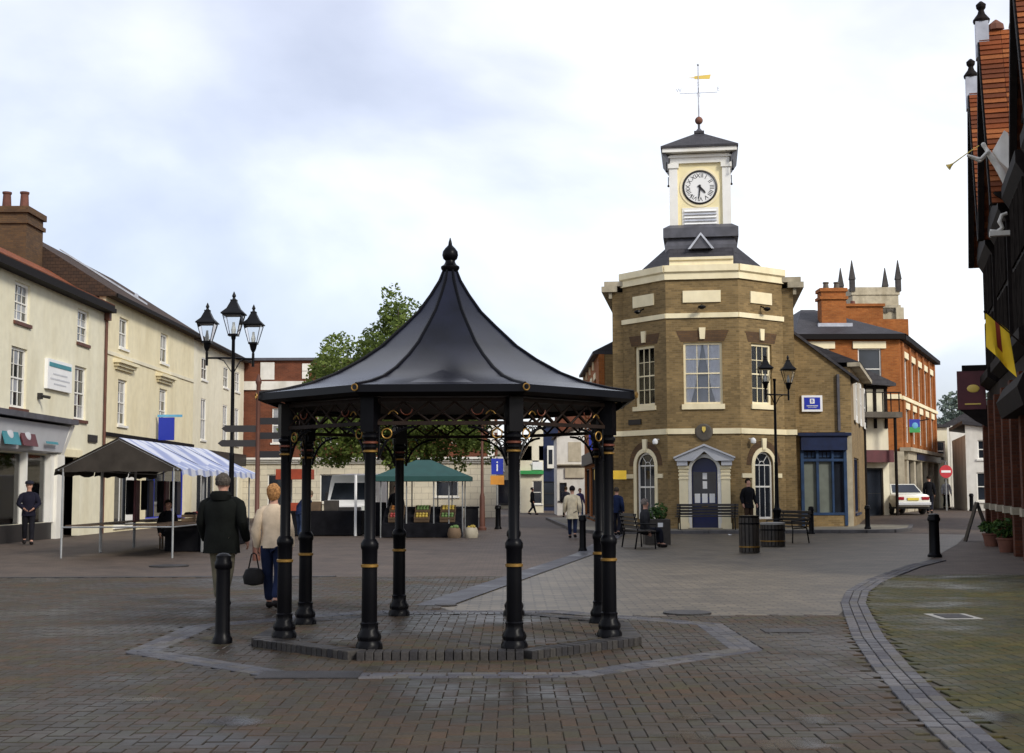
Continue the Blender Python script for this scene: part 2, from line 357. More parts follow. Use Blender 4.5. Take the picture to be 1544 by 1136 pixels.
def wall(par, m, x0, x1, z0, z1, ops=(), F=None, th=.25, y=0, name='wall', top=None):
    """a wall face with real openings and reveals; ops: (x0,x1,z0,z1[,'arch']); top: function x -> z for a sloping top"""
    b = MB(F); xs = sorted({x0, x1, *[o[0] for o in ops], *[o[1] for o in ops]}); zs = sorted({z0, z1, *[o[2] for o in ops], *[o[3] for o in ops]})
    for i in range(len(xs)-1):
        for j in range(len(zs)-1):
            cx, cz = (xs[i]+xs[i+1])/2, (zs[j]+zs[j+1])/2
            if any(o[0] < cx < o[1] and o[2] < cz < o[3] for o in ops): continue
            b.poly([(xs[i], y, zs[j]), (xs[i+1], y, zs[j]), (xs[i+1], y, zs[j+1]), (xs[i], y, zs[j+1])])
    if top: b.poly([(x0, y, z1), (x1, y, z1)]+[(x, y, top(x)) for x in ([x1, (x0+x1)/2, x0] if abs(top((x0+x1)/2)-(top(x0)+top(x1))/2) > .01 else [x1, x0]) if top(x) > z1+.001])
    for o in ops:
        a0, a1, c0, c1 = o[:4]
        if len(o) > 4:
            r = (a1-a0)/2; mx = (a0+a1)/2; sp = c1-r; pts = arc(mx, sp, r, 0, 180, 12)
            for (p, q) in zip(pts, pts[1:]):
                cx = a1 if (p[0]+q[0])/2 > mx else a0
                b.poly([(cx, y, c1), (p[0], y, p[1]), (q[0], y, q[1])])
                b.poly([(p[0], y, p[1]), (q[0], y, q[1]), (q[0], y+th, q[1]), (p[0], y+th, p[1])])
            c1 = sp
        else: b.poly([(a0, y, c1), (a1, y, c1), (a1, y+th, c1), (a0, y+th, c1)])
        b.poly([(a0, y, c0), (a0, y, c1), (a0, y+th, c1), (a0, y+th, c0)]); b.poly([(a1, y, c0), (a1, y+th, c0), (a1, y+th, c1), (a1, y, c1)])
        b.poly([(a0, y, c0), (a0, y+th, c0), (a1, y+th, c0), (a1, y, c0)])
    # closed sides so that the wall has thickness
    b.poly([(x0, y, z0), (x0, y, z1), (x0, y+th, z1), (x0, y+th, z0)]); b.poly([(x1, y, z0), (x1, y+th, z0), (x1, y+th, z1), (x1, y, z1)])
    return b.build(name, m, par)
def window(par, x0, x1, z0, z1, cols=2, rows=2, F=None, y=0, rec=.10, fm='white', gm='glass_dark', sill=.06, fw=.06, bw=.022, mid=True, net=0, small=False, sillm=None, name='window'):
    """sash window set in its reveal: frame and glazing bars, one pane object per light, a projecting sill"""
    b = MB(F); yy = y+rec
    b.box(x0, x0+fw, yy-.03, yy+.06, z0, z1).box(x1-fw, x1, yy-.03, yy+.06, z0, z1).box(x0+fw, x1-fw, yy-.03, yy+.06, z1-fw, z1).box(x0+fw, x1-fw, yy-.03, yy+.06, z0, z0+fw)
    xi0, xi1, zi0, zi1 = x0+fw, x1-fw, z0+fw, z1-fw; zm = (zi0+zi1)/2
    if mid: b.box(xi0, xi1, yy-.025, yy+.05, zm-bw*1.1, zm+bw*1.1)
    for k in range(1, cols): x = xi0+(xi1-xi0)*k/cols; b.box(x-bw/2, x+bw/2, yy-.012, yy+.03, zi0, zi1)
    for k in range(1, rows):
        z = zi0+(zi1-zi0)*k/rows
        if mid and abs(z-zm) < .02: continue
        b.box(xi0, xi1, yy-.010, yy+.028, z-bw/2, z+bw/2)
    w = b.build(name, fm, par)
    if small: panes = [(xi0, xi1, zi0, zi1)]
    else: panes = [(xi0+(xi1-xi0)*i/cols, xi0+(xi1-xi0)*(i+1)/cols, zi0+(zi1-zi0)*j/rows, zi0+(zi1-zi0)*(j+1)/rows) for i in range(cols) for j in range(rows)]
    for (a0, a1, c0, c1) in panes:
        g = 'glass_net' if random.random() < net else gm
        MB(F).box(a0+bw/2, a1-bw/2, yy+.014, yy+.020, c0+bw/2, c1-bw/2).build('pane', g, w)
    if sill: MB(F).box(x0-.08, x1+.08, y-.07, y+rec-.031, z0-sill-.03, z0-.001).build('sill', sillm or fm, w)
    return w
def cornice(b, x0, x1, z, h, d, y=0, steps=3, ret=True):
    """stepped moulding, each step proud of the one below"""
    for k in range(steps):
        dd = d*(k+1)/steps; e = dd if ret else 0
        b.box(x0-e, x1+e, y-dd, y+.02, z+h*k/steps+(.0005 if k else 0), z+h*(k+1)/steps)
    return b
def ss(a, b, x): t = max(0, min(1, (x-a)/(b-a))); return t*t*(3-2*t)
def gz(X, Y): return .40*ss(49, 62, Y)*ss(9.5, 15, X-.25*(Y-50))

# ================================================================== GROUND
def grid_sheet(name, xs, ys, m, zf):
    b = MB(); idx = [[b.p(x, y, zf(x, y)) for x in xs] for y in ys]
    for j in range(len(ys)-1):
        for i in range(len(xs)-1): b.f.append([idx[j][i], idx[j][i+1], idx[j+1][i+1], idx[j+1][i]])
    return struct(b.build(name, m))
grid_sheet('ground', [-400, -150, -60, -30, -15, -5, 0, 5, 8]+[9+k for k in range(0, 30)]+[45, 60, 150, 400],
           [-60, -20, 0, 10, 20, 30, 40, 48]+[49+k for k in range(0, 16)]+[70, 80, 100, 150, 300, 700], 'far_pavers', gz)
# paler lane of setts crossing the square towards the right-hand street
lane = [(-1.0, 17.9), (-.6, 16.6), (3.9, 16.2), (4.35, 17.5), (5.2, 20.0), (6.65, 24.2), (8.9, 28.7), (12.3, 37), (15.3, 45), (12.6, 46.95), (3.8, 46.95), (1.84, 32.3)]
struct(MB().poly([(x, y, .006) for x, y in lane]).build('road_lane', 'lane_setts'))
edge = [(-1.0, 17.9), (1.84, 32.3), (3.8, 46.9)]
b = MB()
for (p, q) in zip(edge, edge[1:]): b.poly([(p[0]-.32, p[1]+.05, .0222), (p[0]+.16, p[1]-.02, .0222), (q[0]+.16, q[1], .0222), (q[0]-.32, q[1], .0222)])
struct(b.build('path_edging', 'setts_grey'))

BX, BY = -.66, 14.1                                     # bandstand centre
def octo(r, cx=BX, cy=BY, off=22.5): return [(cx+r*math.cos(R(off+45*k)), cy+r*math.sin(R(off+45*k))) for k in range(8)]
def in_oct(x, y, r, cx=BX, cy=BY):
    ap = r*math.cos(R(22.5)); dx, dy = x-cx, y-cy
    return all(dx*math.cos(R(45*k))+dy*math.sin(R(45*k)) < ap for k in range(8))
strip = [(2.62, 5.6), (2.72, 7.8), (2.98, 9.8), (3.30, 11.8), (3.70, 14.0), (4.22, 16.4), (4.62, 18.2), (5.2, 20.2), (6.0, 22.3), (6.9, 24.3), (8.0, 26.7), (9.2, 28.9)]
def strip_x(y):
    for (p, q) in zip(strip, strip[1:]):
        if p[1] <= y <= q[1]: return p[0]+(q[0]-p[0])*(y-p[1])/(q[1]-p[1])
    return 99 if y > 28.9 else 2.6
def paver_mesh(name, l, w, h=.03, ch=.005, m='pavers_brown'):
    b = MB(); L, Wd = l/2, w/2
    lo = [b.p(x, y, 0) for x, y in ((-L, -Wd), (L, -Wd), (L, Wd), (-L, Wd))]
    mi = [b.p(x, y, h-ch) for x, y in ((-L, -Wd), (L, -Wd), (L, Wd), (-L, Wd))]
    hi = [b.p(x, y, h) for x, y in ((-L+ch, -Wd+ch), (L-ch, -Wd+ch), (L-ch, Wd-ch), (-L+ch, Wd-ch))]
    for A, B in ((lo, mi), (mi, hi)):
        for k in range(4): b.f.append([A[k], A[(k+1) % 4], B[(k+1) % 4], B[k]])
    b.f.append(hi); return b
def lay(parent, name, spots, m, l, w, near, z, rest_name=None, jit=.002):
    """spots (x, y, rot): the ones that show largest become objects of their own, the rest one stuff part"""
    pm = paver_mesh(name, l, w).mesh(name); pm.materials.append(MATS[m]); spots = sorted(spots, key=lambda s: s[1])
    for (x, y, r) in spots[:near]:
        o = obj(name, pm, None, parent); o.location = (x, y, z+random.uniform(-jit, jit)); o.rotation_euler = (random.uniform(-.008, .008), random.uniform(-.008, .008), r)
    rest = spots[near:]
    if rest:
        base = paver_mesh(name, l, w); V = []; Fc = []
        for (x, y, r) in rest:
            n0 = len(V); c, s = math.cos(r), math.sin(r); dz = z+random.uniform(-jit, jit); tx = random.uniform(-.006, .006); ty = random.uniform(-.006, .006)
            for (a, bb, h) in base.v: V.append((x+a*c-bb*s, y+a*s+bb*c, h+dz+a*tx+bb*ty))
            for f in base.f: Fc.append([n0+k for k in f])
        me = bpy.data.meshes.new(rest_name or name); me.from_pydata(V, [], Fc); me.update()
        stuff(obj(rest_name or name+'s_beyond', me, m, parent))
def visible(x, y, mar=2.6): return abs(x) < .40*y+mar
def herring(x0, x1, y0, y1, s=.105):
    res = []
    for j in range(int(y0/s), int(y1/s)):
        for c in range(int(x0/s), int(x1/s)):
            k = (c-j) % 4
            if k == 0: res.append(((c+1)*s, (j+.5)*s, 0))
            elif k == 2: res.append(((c+.5)*s, j*s, math.pi/2))
    return res
allp = [p for p in herring(-12.4, 12.4, 6.0, 24) if visible(p[0], p[1])]
left = [p for p in allp if p[0] < strip_x(p[1])-.20 and not in_oct(p[0], p[1], 2.0)
        and not (in_oct(p[0], p[1], 3.28) and not in_oct(p[0], p[1], 3.02))
        and not (p[1] > 16.4 and p[0] > -.9+.2*(p[1]-17.9)) ]
right = [p for p in allp if p[0] > strip_x(p[1])+.20]
bed = struct(MB().poly([(x, y, .003) for x, y in ((-12.4, 6), (12.4, 6), (12.4, 24.2), (-12.4, 24.2))]).build('paving_bed', 'bedding'))
bed.data.materials[0] = MATS['bedding']
inframe = lambda p: abs(p[0]) < .385*p[1] and p[1] > 7.75
lf = [p for p in left if inframe(p)]; lo_ = [p for p in left if not inframe(p)]
lf.sort(key=lambda p: p[1])
def split_lay(parent, pts, m, near):
    a = sorted([p for p in pts if inframe(p)], key=lambda p: p[1])
    lay(parent, 'paver', a[:near], m, .206, .1015, near, -.012)
    lay(parent, 'paver', a[near:]+[p for p in pts if not inframe(p)], m, .206, .1015, 0, -.012, 'pavers_beyond')
split_lay(bed, left, 'pavers_brown', 250)
bedr = struct(MB().poly([(x, y, .0045) for x, y in ((2.9, 6), (12.4, 6), (12.4, 24.15), (6.9, 24.15), (5.3, 20), (3.8, 14))]).build('pavement_bed', 'bedding'))
split_lay(bedr, right, 'pavers_olive', 45)
# curved strip of granite setts
sp_bed = struct(MB().poly([(x-.17, y, .007) for x, y in strip]+[(x+.17, y, .007) for x, y in reversed(strip)]).build('granite_strip', 'bedding'))
pts = []
seglen = []
for (p, q) in zip(strip, strip[1:]):
    L = math.hypot(q[0]-p[0], q[1]-p[1]); n = max(1, round(L/.215)); ang = math.atan2(q[1]-p[1], q[0]-p[0])
    for k in range(n):
        for row in range(3):
            t = (k+.5+(row % 2)*.5)/n; off = (row-1)*.113
            pts.append((p[0]+(q[0]-p[0])*t-off*math.sin(ang), p[1]+(q[1]-p[1])*t+off*math.cos(ang), ang+random.uniform(-.03, .03)))
pts = sorted(pts, key=lambda p: p[1])
lay(sp_bed, 'sett', [p for p in pts if p[1] > 7.6], 'setts_grey', .20, .104, 290, -.008)
# octagon of setts round the bandstand
ring_bed = struct(MB().poly([(x, y, .0062) for x, y in octo(3.30)]).build('sett_ring', 'bedding'))
pts = []
for k in range(8):
    for row in range(3):
        r = 3.25-.11*row; A = Vector(octo(r)[k]); B = Vector(octo(r)[(k+1) % 8]); n = round((B-A).length/.215); ang = math.atan2(B.y-A.y, B.x-A.x)
        for j in range(n): c = A+(B-A)*((j+.5)/n); pts.append((c.x, c.y, ang+random.uniform(-.02, .02)))
lay(ring_bed, 'sett', pts, 'setts_grey', .20, .104, 290, -.008)
pool = [(230, 1052, .32, .2), (362, 1084, .42, .26), (1040, 1080, .36, .2), (1030, 1110, .36, .26), (1215, 1084, .3, .3), (1190, 1122, .42, .28), (1484, 1080, .3, .36)]
pud = MB().poly([(math.cos(2*math.pi*j/24), math.sin(2*math.pi*j/24), 0) for j in range(24)]).mesh('puddle'); pud.materials.append(MATS['water_film'])
for k, (px, py, a_, b_) in enumerate(pool):
    Y = 3100/(py-740); o = struct(obj('puddle', pud)); o.location = ((px-772)/2000*Y, Y, .0245+.0004*k); o.scale = (a_*.85, b_*1.1, 1)

ch_ = struct(MB().box(-11.4, -3.2, 24.05, 24.27, 0, .019).build('drain_channel', 'cover_iron'))
# raised pavement in front of the clock building, wrapping round into both streets
pave = [(3.2, 47.0), (12.4, 47.0), (13.5, 47.5), (14.6, 49.4), (18.6, 62), (18.6, 70), (1.9, 70), (2.4, 49)]
struct(MB().prism(pave, -.1, .115).build('pavement', 'paving_slab'))
kp = [(3.2, 47.0), (12.4, 47.0), (13.5, 47.5), (14.6, 49.4), (16.7, 56)]
kl = [(1.9, 70), (2.4, 49), (3.2, 47.0)]
kb = struct(MB().prism([(3.2, 46.86), (3.2, 46.99), (12.4, 46.99), (12.4, 46.86)], -.1, .05).build('kerb_line', 'kerb'))
kmesh = MB().box(-.44, .44, -.08, .08, -.1, .122).mesh('kerb_stone', bevel=.012); kmesh.materials.append(MATS['kerb'])
for line in (kl, kp):
    for (p, q) in zip(line, line[1:]):
        L = math.hypot(q[0]-p[0], q[1]-p[1]); n = max(1, round(L/.9)); ang = math.atan2(q[1]-p[1], q[0]-p[0])
        for k in range(n):
            t = (k+.5)/n; o = obj('kerb_stone', kmesh, None, kb); o.location = (p[0]+(q[0]-p[0])*t+.08*math.sin(ang), p[1]+(q[1]-p[1])*t-.08*math.cos(ang), random.uniform(-.003, .003)); o.rotation_euler.z = ang; o.scale.x = L/n/.9

# ================================================================== BANDSTAND
BS = thing('bandstand', 'black octagonal bandstand with swept pointed roof on eight iron columns', 'bandstand', (BX, BY, 0))
o8 = lambda r, off=22.5: octo(r, 0, 0, off)
MB().prism(o8(1.96), .0, .077).build('deck', 'bedding', BS)
# brick-on-edge kerb, each brick its own piece
km = MB().box(-.036, .036, -.105, .105, -.02, .098).mesh('kerb_brick', bevel=.008); km.materials.append(MATS['kerb_bricks'])
for k in range(8):
    A = Vector(o8(1.985)[k]); B = Vector(o8(1.985)[(k+1) % 8]); d = (B-A); n = int(d.length/.0765); ang = math.atan2(d.y, d.x)
    for j in range(n):
        c = A+d*((j+.5)/n); o = obj('kerb_brick', km, None, BS); o.location = (c.x, c.y, random.uniform(-.003, .003)); o.rotation_euler.z = ang
inner = [(x-BX, y-BY, r) for (x, y, r) in herring(BX-2.2, BX+2.2, BY-2.2, BY+2.2) if in_oct(x, y, 1.85)]
lay(BS, 'paver', inner, 'pavers_brown', .206, .1015, 290, .062, 'pavers_behind')
# columns
def column_parts():
    C = bpy.data.objects.new('column', None)
    me = MB().lathe([(.062, .085), (.062, 1.04), (.052, 1.06), (.052, 1.93), (.058, 1.95), (.058, 2.42)], 20).mesh('column', smooth=True)
    c = obj('column', me, 'black_iron', BS)
    MB().lathe([(.125, .085), (.125, .13), (.105, .165), (.112, .19), (.112, .215), (.085, .26), (.08, .30), (.086, .325), (.070, .345)], 8, a0=R(22.5)).build('base', 'black_iron', c, smooth=True)
    MB().lathe([(.066, .30), (.074, .34), (.071, .80), (.074, 1.00), (.084, 1.02), (.084, 1.06), (.070, 1.085), (.060, 1.10)], 20).build('lower_shaft', 'black_iron', c, smooth=True)
    MB().lathe([(.074, .838), (.083, .843), (.083, .866), (.074, .871)], 20).build('gold_band', 'gold', c, smooth=True)
    MB().lathe([(.055, 1.905), (.070, 1.912), (.070, 1.925), (.055, 1.932)], 20).build('gold_band', 'gold', c, smooth=True)
    MB().lathe([(.055, 1.985), (.073, 1.992), (.073, 2.008), (.055, 2.014)], 20).build('red_band', 'copper_red', c, smooth=True)
    MB().lathe([(.055, 1.94), (.066, 1.955), (.066, 1.975), (.055, 1.98)], 20).lathe([(.058, 2.02), (.078, 2.05), (.078, 2.07), (.060, 2.09)], 20).box(-.07, .07, -.07, .07, 2.10, 2.43).build('capital', 'black_iron', c)
    bpy.data.objects.remove(C); return c
c0 = column_parts()
for k, (x, y) in enumerate(o8(1.76)):
    c = c0 if k == 0 else copy_tree(c0, BS)
    c.location = (x, y, 0); c.rotation_euler.z = R(22.5+45*k)
# frieze and brackets on the eight sides (local frame: x along the side, -y outwards)
for k in range(8):
    ang = 45*k; F = Matrix.Rotation(R(ang+90), 4, 'Z') @ TR(0, -1.76*math.cos(R(22.5)))
    hw = 1.76*math.sin(R(22.5))-.07
    b = MB(F); b.box(-hw, hw, -.025, .025, 2.165, 2.20).box(-hw, hw, -.025, .025, 2.385, 2.42)
    f = b.build('frieze', 'dark_wood', BS)
    b = MB(F); n = 5
    for j in range(n):
        xa, xb = -hw+2*hw*j/n, -hw+2*hw*(j+1)/n
        b.tube([(xa, 0, 2.20), ((xa+xb)/2, 0, 2.29), (xb, 0, 2.385)], .012, 6).tube([(xa, 0, 2.385), ((xa+xb)/2, 0, 2.29), (xb, 0, 2.20)], .012, 6)
    b.build('lattice', 'dark_wood', f)
    for s in (-1, 1):
        b = MB(F); e = s*hw
        b.tube([(e, 0, 1.84)]+[(e-s*(.02+.34*(1-math.cos(R(t)))), 0, 1.84+.31*math.sin(R(t))) for t in (15, 30, 45, 60, 75, 90)], .013, 6)
        b.tube([(e-s*.01, 0, 1.84), (e-s*.01, 0, 2.16)], .012, 6)
        b.ring((e-s*.045, 0, 2.00), .030, .008).ring((e-s*.16, 0, 2.125), .026, .007).ring((e-s*.225, 0, 2.135), .018, .006)
        br = b.build('bracket', 'black_iron', BS)
        MB(F).ring((e-s*.085, -.012, 2.085), .046, .007, n=20).build('gold_ring', 'gold', br)
        MB(F).tube([(e-s*(.10+.09*t/4), -.035, 2.265+.035*math.sin(math.pi*t/4)) for t in range(5)], .006, 6).build('gold_scroll', 'gold', br)
        MB(F).tube([(e-s*(.27+.055*math.cos(R(t))), -.035, 2.315-.055*math.sin(R(t))) for t in range(0, 181, 20)], .006, 6).build('copper_scroll', 'copper_red', br)
# roof: eight curved panels, ribs, soffit, eaves
PR = [(.075, 3.90), (.12, 3.78), (.22, 3.62), (.36, 3.43), (.53, 3.265), (.77, 3.045), (.99, 2.895), (1.26, 2.745), (1.52, 2.64), (1.80, 2.57), (2.04, 2.53)]
b = MB(); s225, c225 = math.sin(R(22.5)), math.cos(R(22.5))
nd = 6
rows = [[b.p(r*s225*(2*j/nd-1), -r*c225, z) for j in range(nd+1)] for r, z in PR]
for A, B in zip(rows, rows[1:]):
    for j in range(nd): b.f.append([A[j], A[j+1], B[j+1], B[j]])
pme = b.mesh('roof_panel', smooth=True); pme.materials.append(MATS['roof_metal'])
b = MB(); b.tube([(0, -r, z+.004) for r, z in PR], [.012]+[.017]*(len(PR)-1), 8); rme = b.mesh('roof_rib', smooth=True); rme.materials.append(MATS['black_iron'])
b = MB(); h = 2.045*s225
b.poly([(-h, -2.045*c225, 2.528), (h, -2.045*c225, 2.528), (h*1.004, -2.053*c225, 2.46), (-h*1.004, -2.053*c225, 2.46)])
b.poly([(-h*1.004, -2.053*c225, 2.46), (h*1.004, -2.053*c225, 2.46), (h*.97, -1.98*c225, 2.43), (-h*.97, -1.98*c225, 2.43)])
eme = b.mesh('eaves_fascia'); eme.materials.append(MATS['black_iron'])
b = MB(); b.poly([(-.30, -1.93*c225, 2.553), (0, -1.62*c225, 2.70), (0, -1.40*c225, 2.70)]).poly([(.30, -1.93*c225, 2.553), (0, -1.40*c225, 2.70), (0, -1.62*c225, 2.70)]).poly([(-.30, -1.93*c225, 2.553), (.30, -1.93*c225, 2.553), (0, -1.62*c225, 2.70)])
vme = b.mesh('roof_gablet', smooth=True); vme.materials.append(MATS['roof_metal'])
for k in range(8):
    for nm, me, a_ in (('roof_panel', pme, 45*k), ('roof_rib', rme, 45*k+22.5), ('eaves_fascia', eme, 45*k)):
        o = obj(nm, me, None, BS); o.rotation_euler.z = R(a_)
    if k % 2 == 0: o = obj('roof_gablet', vme, None, BS); o.rotation_euler.z = R(45*k)
    F = Matrix.Rotation(R(45*k+22.5), 4, 'Z')
    MB(F @ TR(0, -2.07, 2.50)).ring((0, 0, 0), .030, .007, n=14).build('gold_roundel', 'gold', BS)
    MB(F).tube([(0, -.1, 3.55), (0, -1.0, 2.80), (0, -1.95, 2.46)], .03, 6).build('rafter', 'dark_wood', BS)
MB().prism(o8(1.72), 2.44, 2.46).build('ceiling', 'dark_wood', BS)
MB().lathe([(.075, 3.88), (.085, 3.90), (.10, 3.925), (.10, 3.945), (.07, 3.965), (.055, 3.99), (.052, 4.01), (.075, 4.03), (.086, 4.07), (.080, 4.11), (.055, 4.145), (.035, 4.165), (.022, 4.18), (.018, 4.21), (.004, 4.26)], 20).build('finial', 'black_iron', BS, smooth=True)

# ================================================================== CLOCK BUILDING
CX, CY = 7.08, 49.0
CB = thing('clock_building', 'buff brick building with canted front, arched door and white clock turret', 'building', (CX, CY, 0), -8.2)
hw = 1.34; DG = 1.7
Fc = I4
Fl = TR(-hw-DG, DG, 0, -45); Fr = TR(hw, 0, 0, 45); fw_ = DG*math.sqrt(2)
# centre face
wall(CB, 'brick_buff', -hw, hw, 0, 9.4, [(-.47, .47, .15, 2.72, 'arch'), (-.71, .71, 4.70, 7.0)], Fc)
for F, s in ((Fl, -1), (Fr, 1)):
    m_ = fw_/2
    wall(CB, 'brick_buff', 0, fw_, 0, 9.4, [(m_-.50, m_+.50, .45, 2.95, 'arch'), (m_-.55, m_+.55, 4.70, 7.0)], F)
    w = window(CB, m_-.55, m_+.55, 4.70, 7.0, 3, 4, F, gm='glass_clear', rec=.12, sill=.14, fw=.10, fm='stone_cream')
    MB(F).poly([(m_-.55, .5, 4.7), (m_+.55, .5, 4.7), (m_+.55, .5, 7), (m_-.55, .5, 7)]).build('room_backing', 'room_dark', w)
    for e, k in ((-1, 1), (1, .45)): MB(F).poly([(m_+e*.44, .155, 4.78), (m_+e*.30*k, .15, 4.78), (m_+e*.22*k, .16, 5.6), (m_+e*.05, .155, 6.95), (m_+e*.44, .155, 6.95)]).build('curtain', 'curtain', w)
    # arched ground floor window
    b = MB(F); x0, x1 = m_-.50, m_+.50; sp = 2.45
    for xx in (x0, x1-.08): b.box(xx, xx+.08, .08, .16, .45, sp)
    b.box(x0+.08, x1-.08, .08, .16, .45, .53).box(x0+.08, x1-.08, .085, .15, 1.62, 1.68).box(x0+.08, x1-.08, .09, .14, sp-.02, sp+.02)
    b.box(m_-.155, m_-.135, .095, .13, .53, sp+.02).box(m_+.135, m_+.155, .095, .13, .53, sp+.02)
    b.tube([(m_+.145*math.cos(R(t)), .11, sp+.145*math.sin(R(t))) for t in range(0, 181, 20)], .012, 6)
    for t in (50, 130): b.tube([(m_+.14*math.cos(R(t)), .11, sp+.14*math.sin(R(t))), (m_+.46*math.cos(R(t)), .11, sp+.46*math.sin(R(t)))], .012, 6)
    o_ = arc(m_, sp, .50, 0, 180, 12); i_ = arc(m_, sp, .43, 0, 180, 12)
    for p, q, u, v in zip(o_, o_[1:], i_, i_[1:]): b.poly([(p[0], .08, p[1]), (q[0], .08, q[1]), (v[0], .08, v[1]), (u[0], .08, u[1])])
    aw = b.build('arched_window', 'white', CB)
    for (a0, a1) in ((x0+.08, m_-.155), (m_-.135, m_+.135), (m_+.155, x1-.08)):
        MB(F).box(a0, a1, .115, .122, .53, 1.62).build('pane', 'glass_dark', aw); MB(F).box(a0, a1, .115, .122, 1.68, sp-.02).build('pane', 'glass_dark', aw)
    MB(F).slab(arc(m_, sp, .43, 0, 180, 12), .118, .124).build('fan_light', 'glass_dark', aw)
    # broad cream surround on the outer reveal, keystone, band
    b = MB(F); o_ = arc(m_, sp, .66, 0, 180, 14); i_ = arc(m_, sp, .505, 0, 180, 14)
    for p, q, u, v in zip(o_, o_[1:], i_, i_[1:]): b.slab([p, q, v, u], -.03, .0)
    b.box(x0-.16, x0-.005, -.03, .0, .14, sp).box(x1+.005, x1+.16, -.03, .0, .14, sp)
    b.build('arch_surround', 'stone_cream', CB)
    MB(F).slab([(m_-.09, 3.02), (m_+.09, 3.02), (m_+.12, 3.45), (m_-.12, 3.45)], -.07, .002).build('keystone', 'stone_cream', CB)
    MB(F).slab([(m_-.09, 7.12), (m_+.09, 7.12), (m_+.12, 7.55), (m_-.12, 7.55)], -.07, .002).build('keystone', 'stone_cream', CB)
    MB(F).box(.02, x0-.17, -.05, .003, 1.98, 2.14).build('impost_band', 'stone_cream', CB); MB(F).box(x1+.17, fw_-.25, -.05, .003, 1.98, 2.14).build('impost_band', 'stone_cream', CB)
    MB(F).box(m_-.58, m_+.58, -.05, .003, 8.50, 8.94).build('name_panel', 'stone_cream', CB)
    MB(F).box(-.02, fw_+.02, -.06, .003, 3.60, 3.80).build('string_course', 'stone_cream', CB); MB(F).box(-.02, fw_+.02, -.06, .003, 7.92, 8.10).build('string_course', 'stone_cream', CB)
    b = MB(F); b.tube([(m_, 0, 8.42), (m_, -.12, 8.36), (m_, -.30, 8.30)], .025, 6).lathe([(.05, 8.20), (.14, 8.26), (.12, 8.32), (.03, 8.36)], 10, (m_, -.32)); b.build('flood_lamp', 'black_iron', CB)
    # white wall lantern
    xx = fw_-.45 if s < 0 else .45
    b = MB(F); b.box(xx-.02, xx+.02, -.14, .0, 3.40, 3.44).lathe([(.03, 3.22), (.09, 3.25), (.11, 3.35), (.07, 3.42), (.02, 3.45)], 12, (xx, -.2)); b.build('wall_lamp', 'sign_white', CB, smooth=True)
    pts = [(m_-.72, 7.03), (m_+.72, 7.03), (m_+.86, 7.42), (m_-.86, 7.42)]
    MB(F).slab(pts, -.008, .001).build('window_arch', 'brick_brown', CB)
    o_ = arc(m_, sp, .92, 0, 180, 14); i_ = arc(m_, sp, .665, 0, 180, 14); b = MB(F)
    for p, q, u, v in zip(o_, o_[1:], i_, i_[1:]): b.slab([p, q, v, u], -.008, .0)
    b.build('window_arch', 'brick_brown', CB)
    MB(F).side([(-.08, 9.37), (-.08, 9.60), (-.16, 9.66), (-.16, 9.90), (.35, 9.90), (.35, 9.37)], -.04, fw_+.04).build('parapet', 'stone_cream', CB)
MB(Fl).box(.30, 1.0, -.05, .003, 4.02, 4.22).build('plaque', 'sign_black', CB)
# centre face dressings
w = window(CB, -.71, .71, 4.70, 7.0, 3, 4, Fc, gm='glass_clear', rec=.10, sill=.16, fw=.08, fm='stone_cream')
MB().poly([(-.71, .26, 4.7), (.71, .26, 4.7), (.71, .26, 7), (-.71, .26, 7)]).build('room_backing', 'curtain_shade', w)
for e in (-1, 1):
    b = MB(); n = 9
    edge_z = [(6.93, .03), (6.3, .13), (5.8, .20), (5.3, .30), (4.78, .45)]
    for (za, ia), (zb, ib) in zip(edge_z, edge_z[1:]):
        for k in range(n):
            f0, f1 = k/n, (k+1)/n
            P = lambda f, z, i: (e*(.63+(i-.63)*f), .15+.02*math.sin(f*28), z)
            b.poly([P(f0, za, ia), P(f1, za, ia), P(f1, zb, ib), P(f0, zb, ib)])
    b.build('curtain', 'curtain', w)
MB().slab([(-.09, 7.12), (.09, 7.12), (.12, 7.55), (-.12, 7.55)], -.07, .002).build('keystone', 'stone_cream', CB)
MB().slab([(-.80, 7.03), (.80, 7.03), (.98, 7.45), (-.98, 7.45)], -.008, .001).build('window_arch', 'brick_brown', CB)
MB().box(-.70, .70, -.05, .003, 8.50, 8.94).build('name_panel', 'stone_cream', CB)
b = MB(); b.tube([(0, 0, 8.42), (0, -.12, 8.36), (0, -.30, 8.30)], .025, 6).lathe([(.05, 8.20), (.16, 8.26), (.14, 8.32), (.03, 8.36)], 10, (0, -.32)); b.build('flood_lamp', 'black_iron', CB)
MB().box(-hw, -.33, -.06, .003, 3.60, 3.80).build('string_course', 'stone_cream', CB); MB().box(.33, hw, -.06, .003, 3.60, 3.80).build('string_course', 'stone_cream', CB)
MB().box(-hw, hw, -.06, .003, 7.92, 8.10).build('string_course', 'stone_cream', CB)
cr = MB(Matrix.Translation((0, 0, 3.66)) @ Matrix.Rotation(R(90), 4, 'X')).lathe([(.32, 0), (.32, .06), (.27, .09), (.0, .09)], 24).build('crest', 'stone_dark', CB)
MB().slab([(-.06, 3.86), (.06, 3.86), (.07, 3.74), (0, 3.64), (-.07, 3.74)], -.12, -.088).build('shield', 'gold_paint', cr)
MB().side([(-.08, 9.37), (-.08, 9.60), (-.16, 9.66), (-.16, 9.90), (.35, 9.90), (.35, 9.37)], -hw-.03, hw+.03).build('parapet', 'stone_cream', CB)
MB().side([(-.05, 9.905), (-.05, 10.08), (-.12, 10.10), (-.12, 10.20), (.40, 10.20), (.40, 9.905)], -1.18, 1.18).build('parapet_block', 'stone_cream', CB)
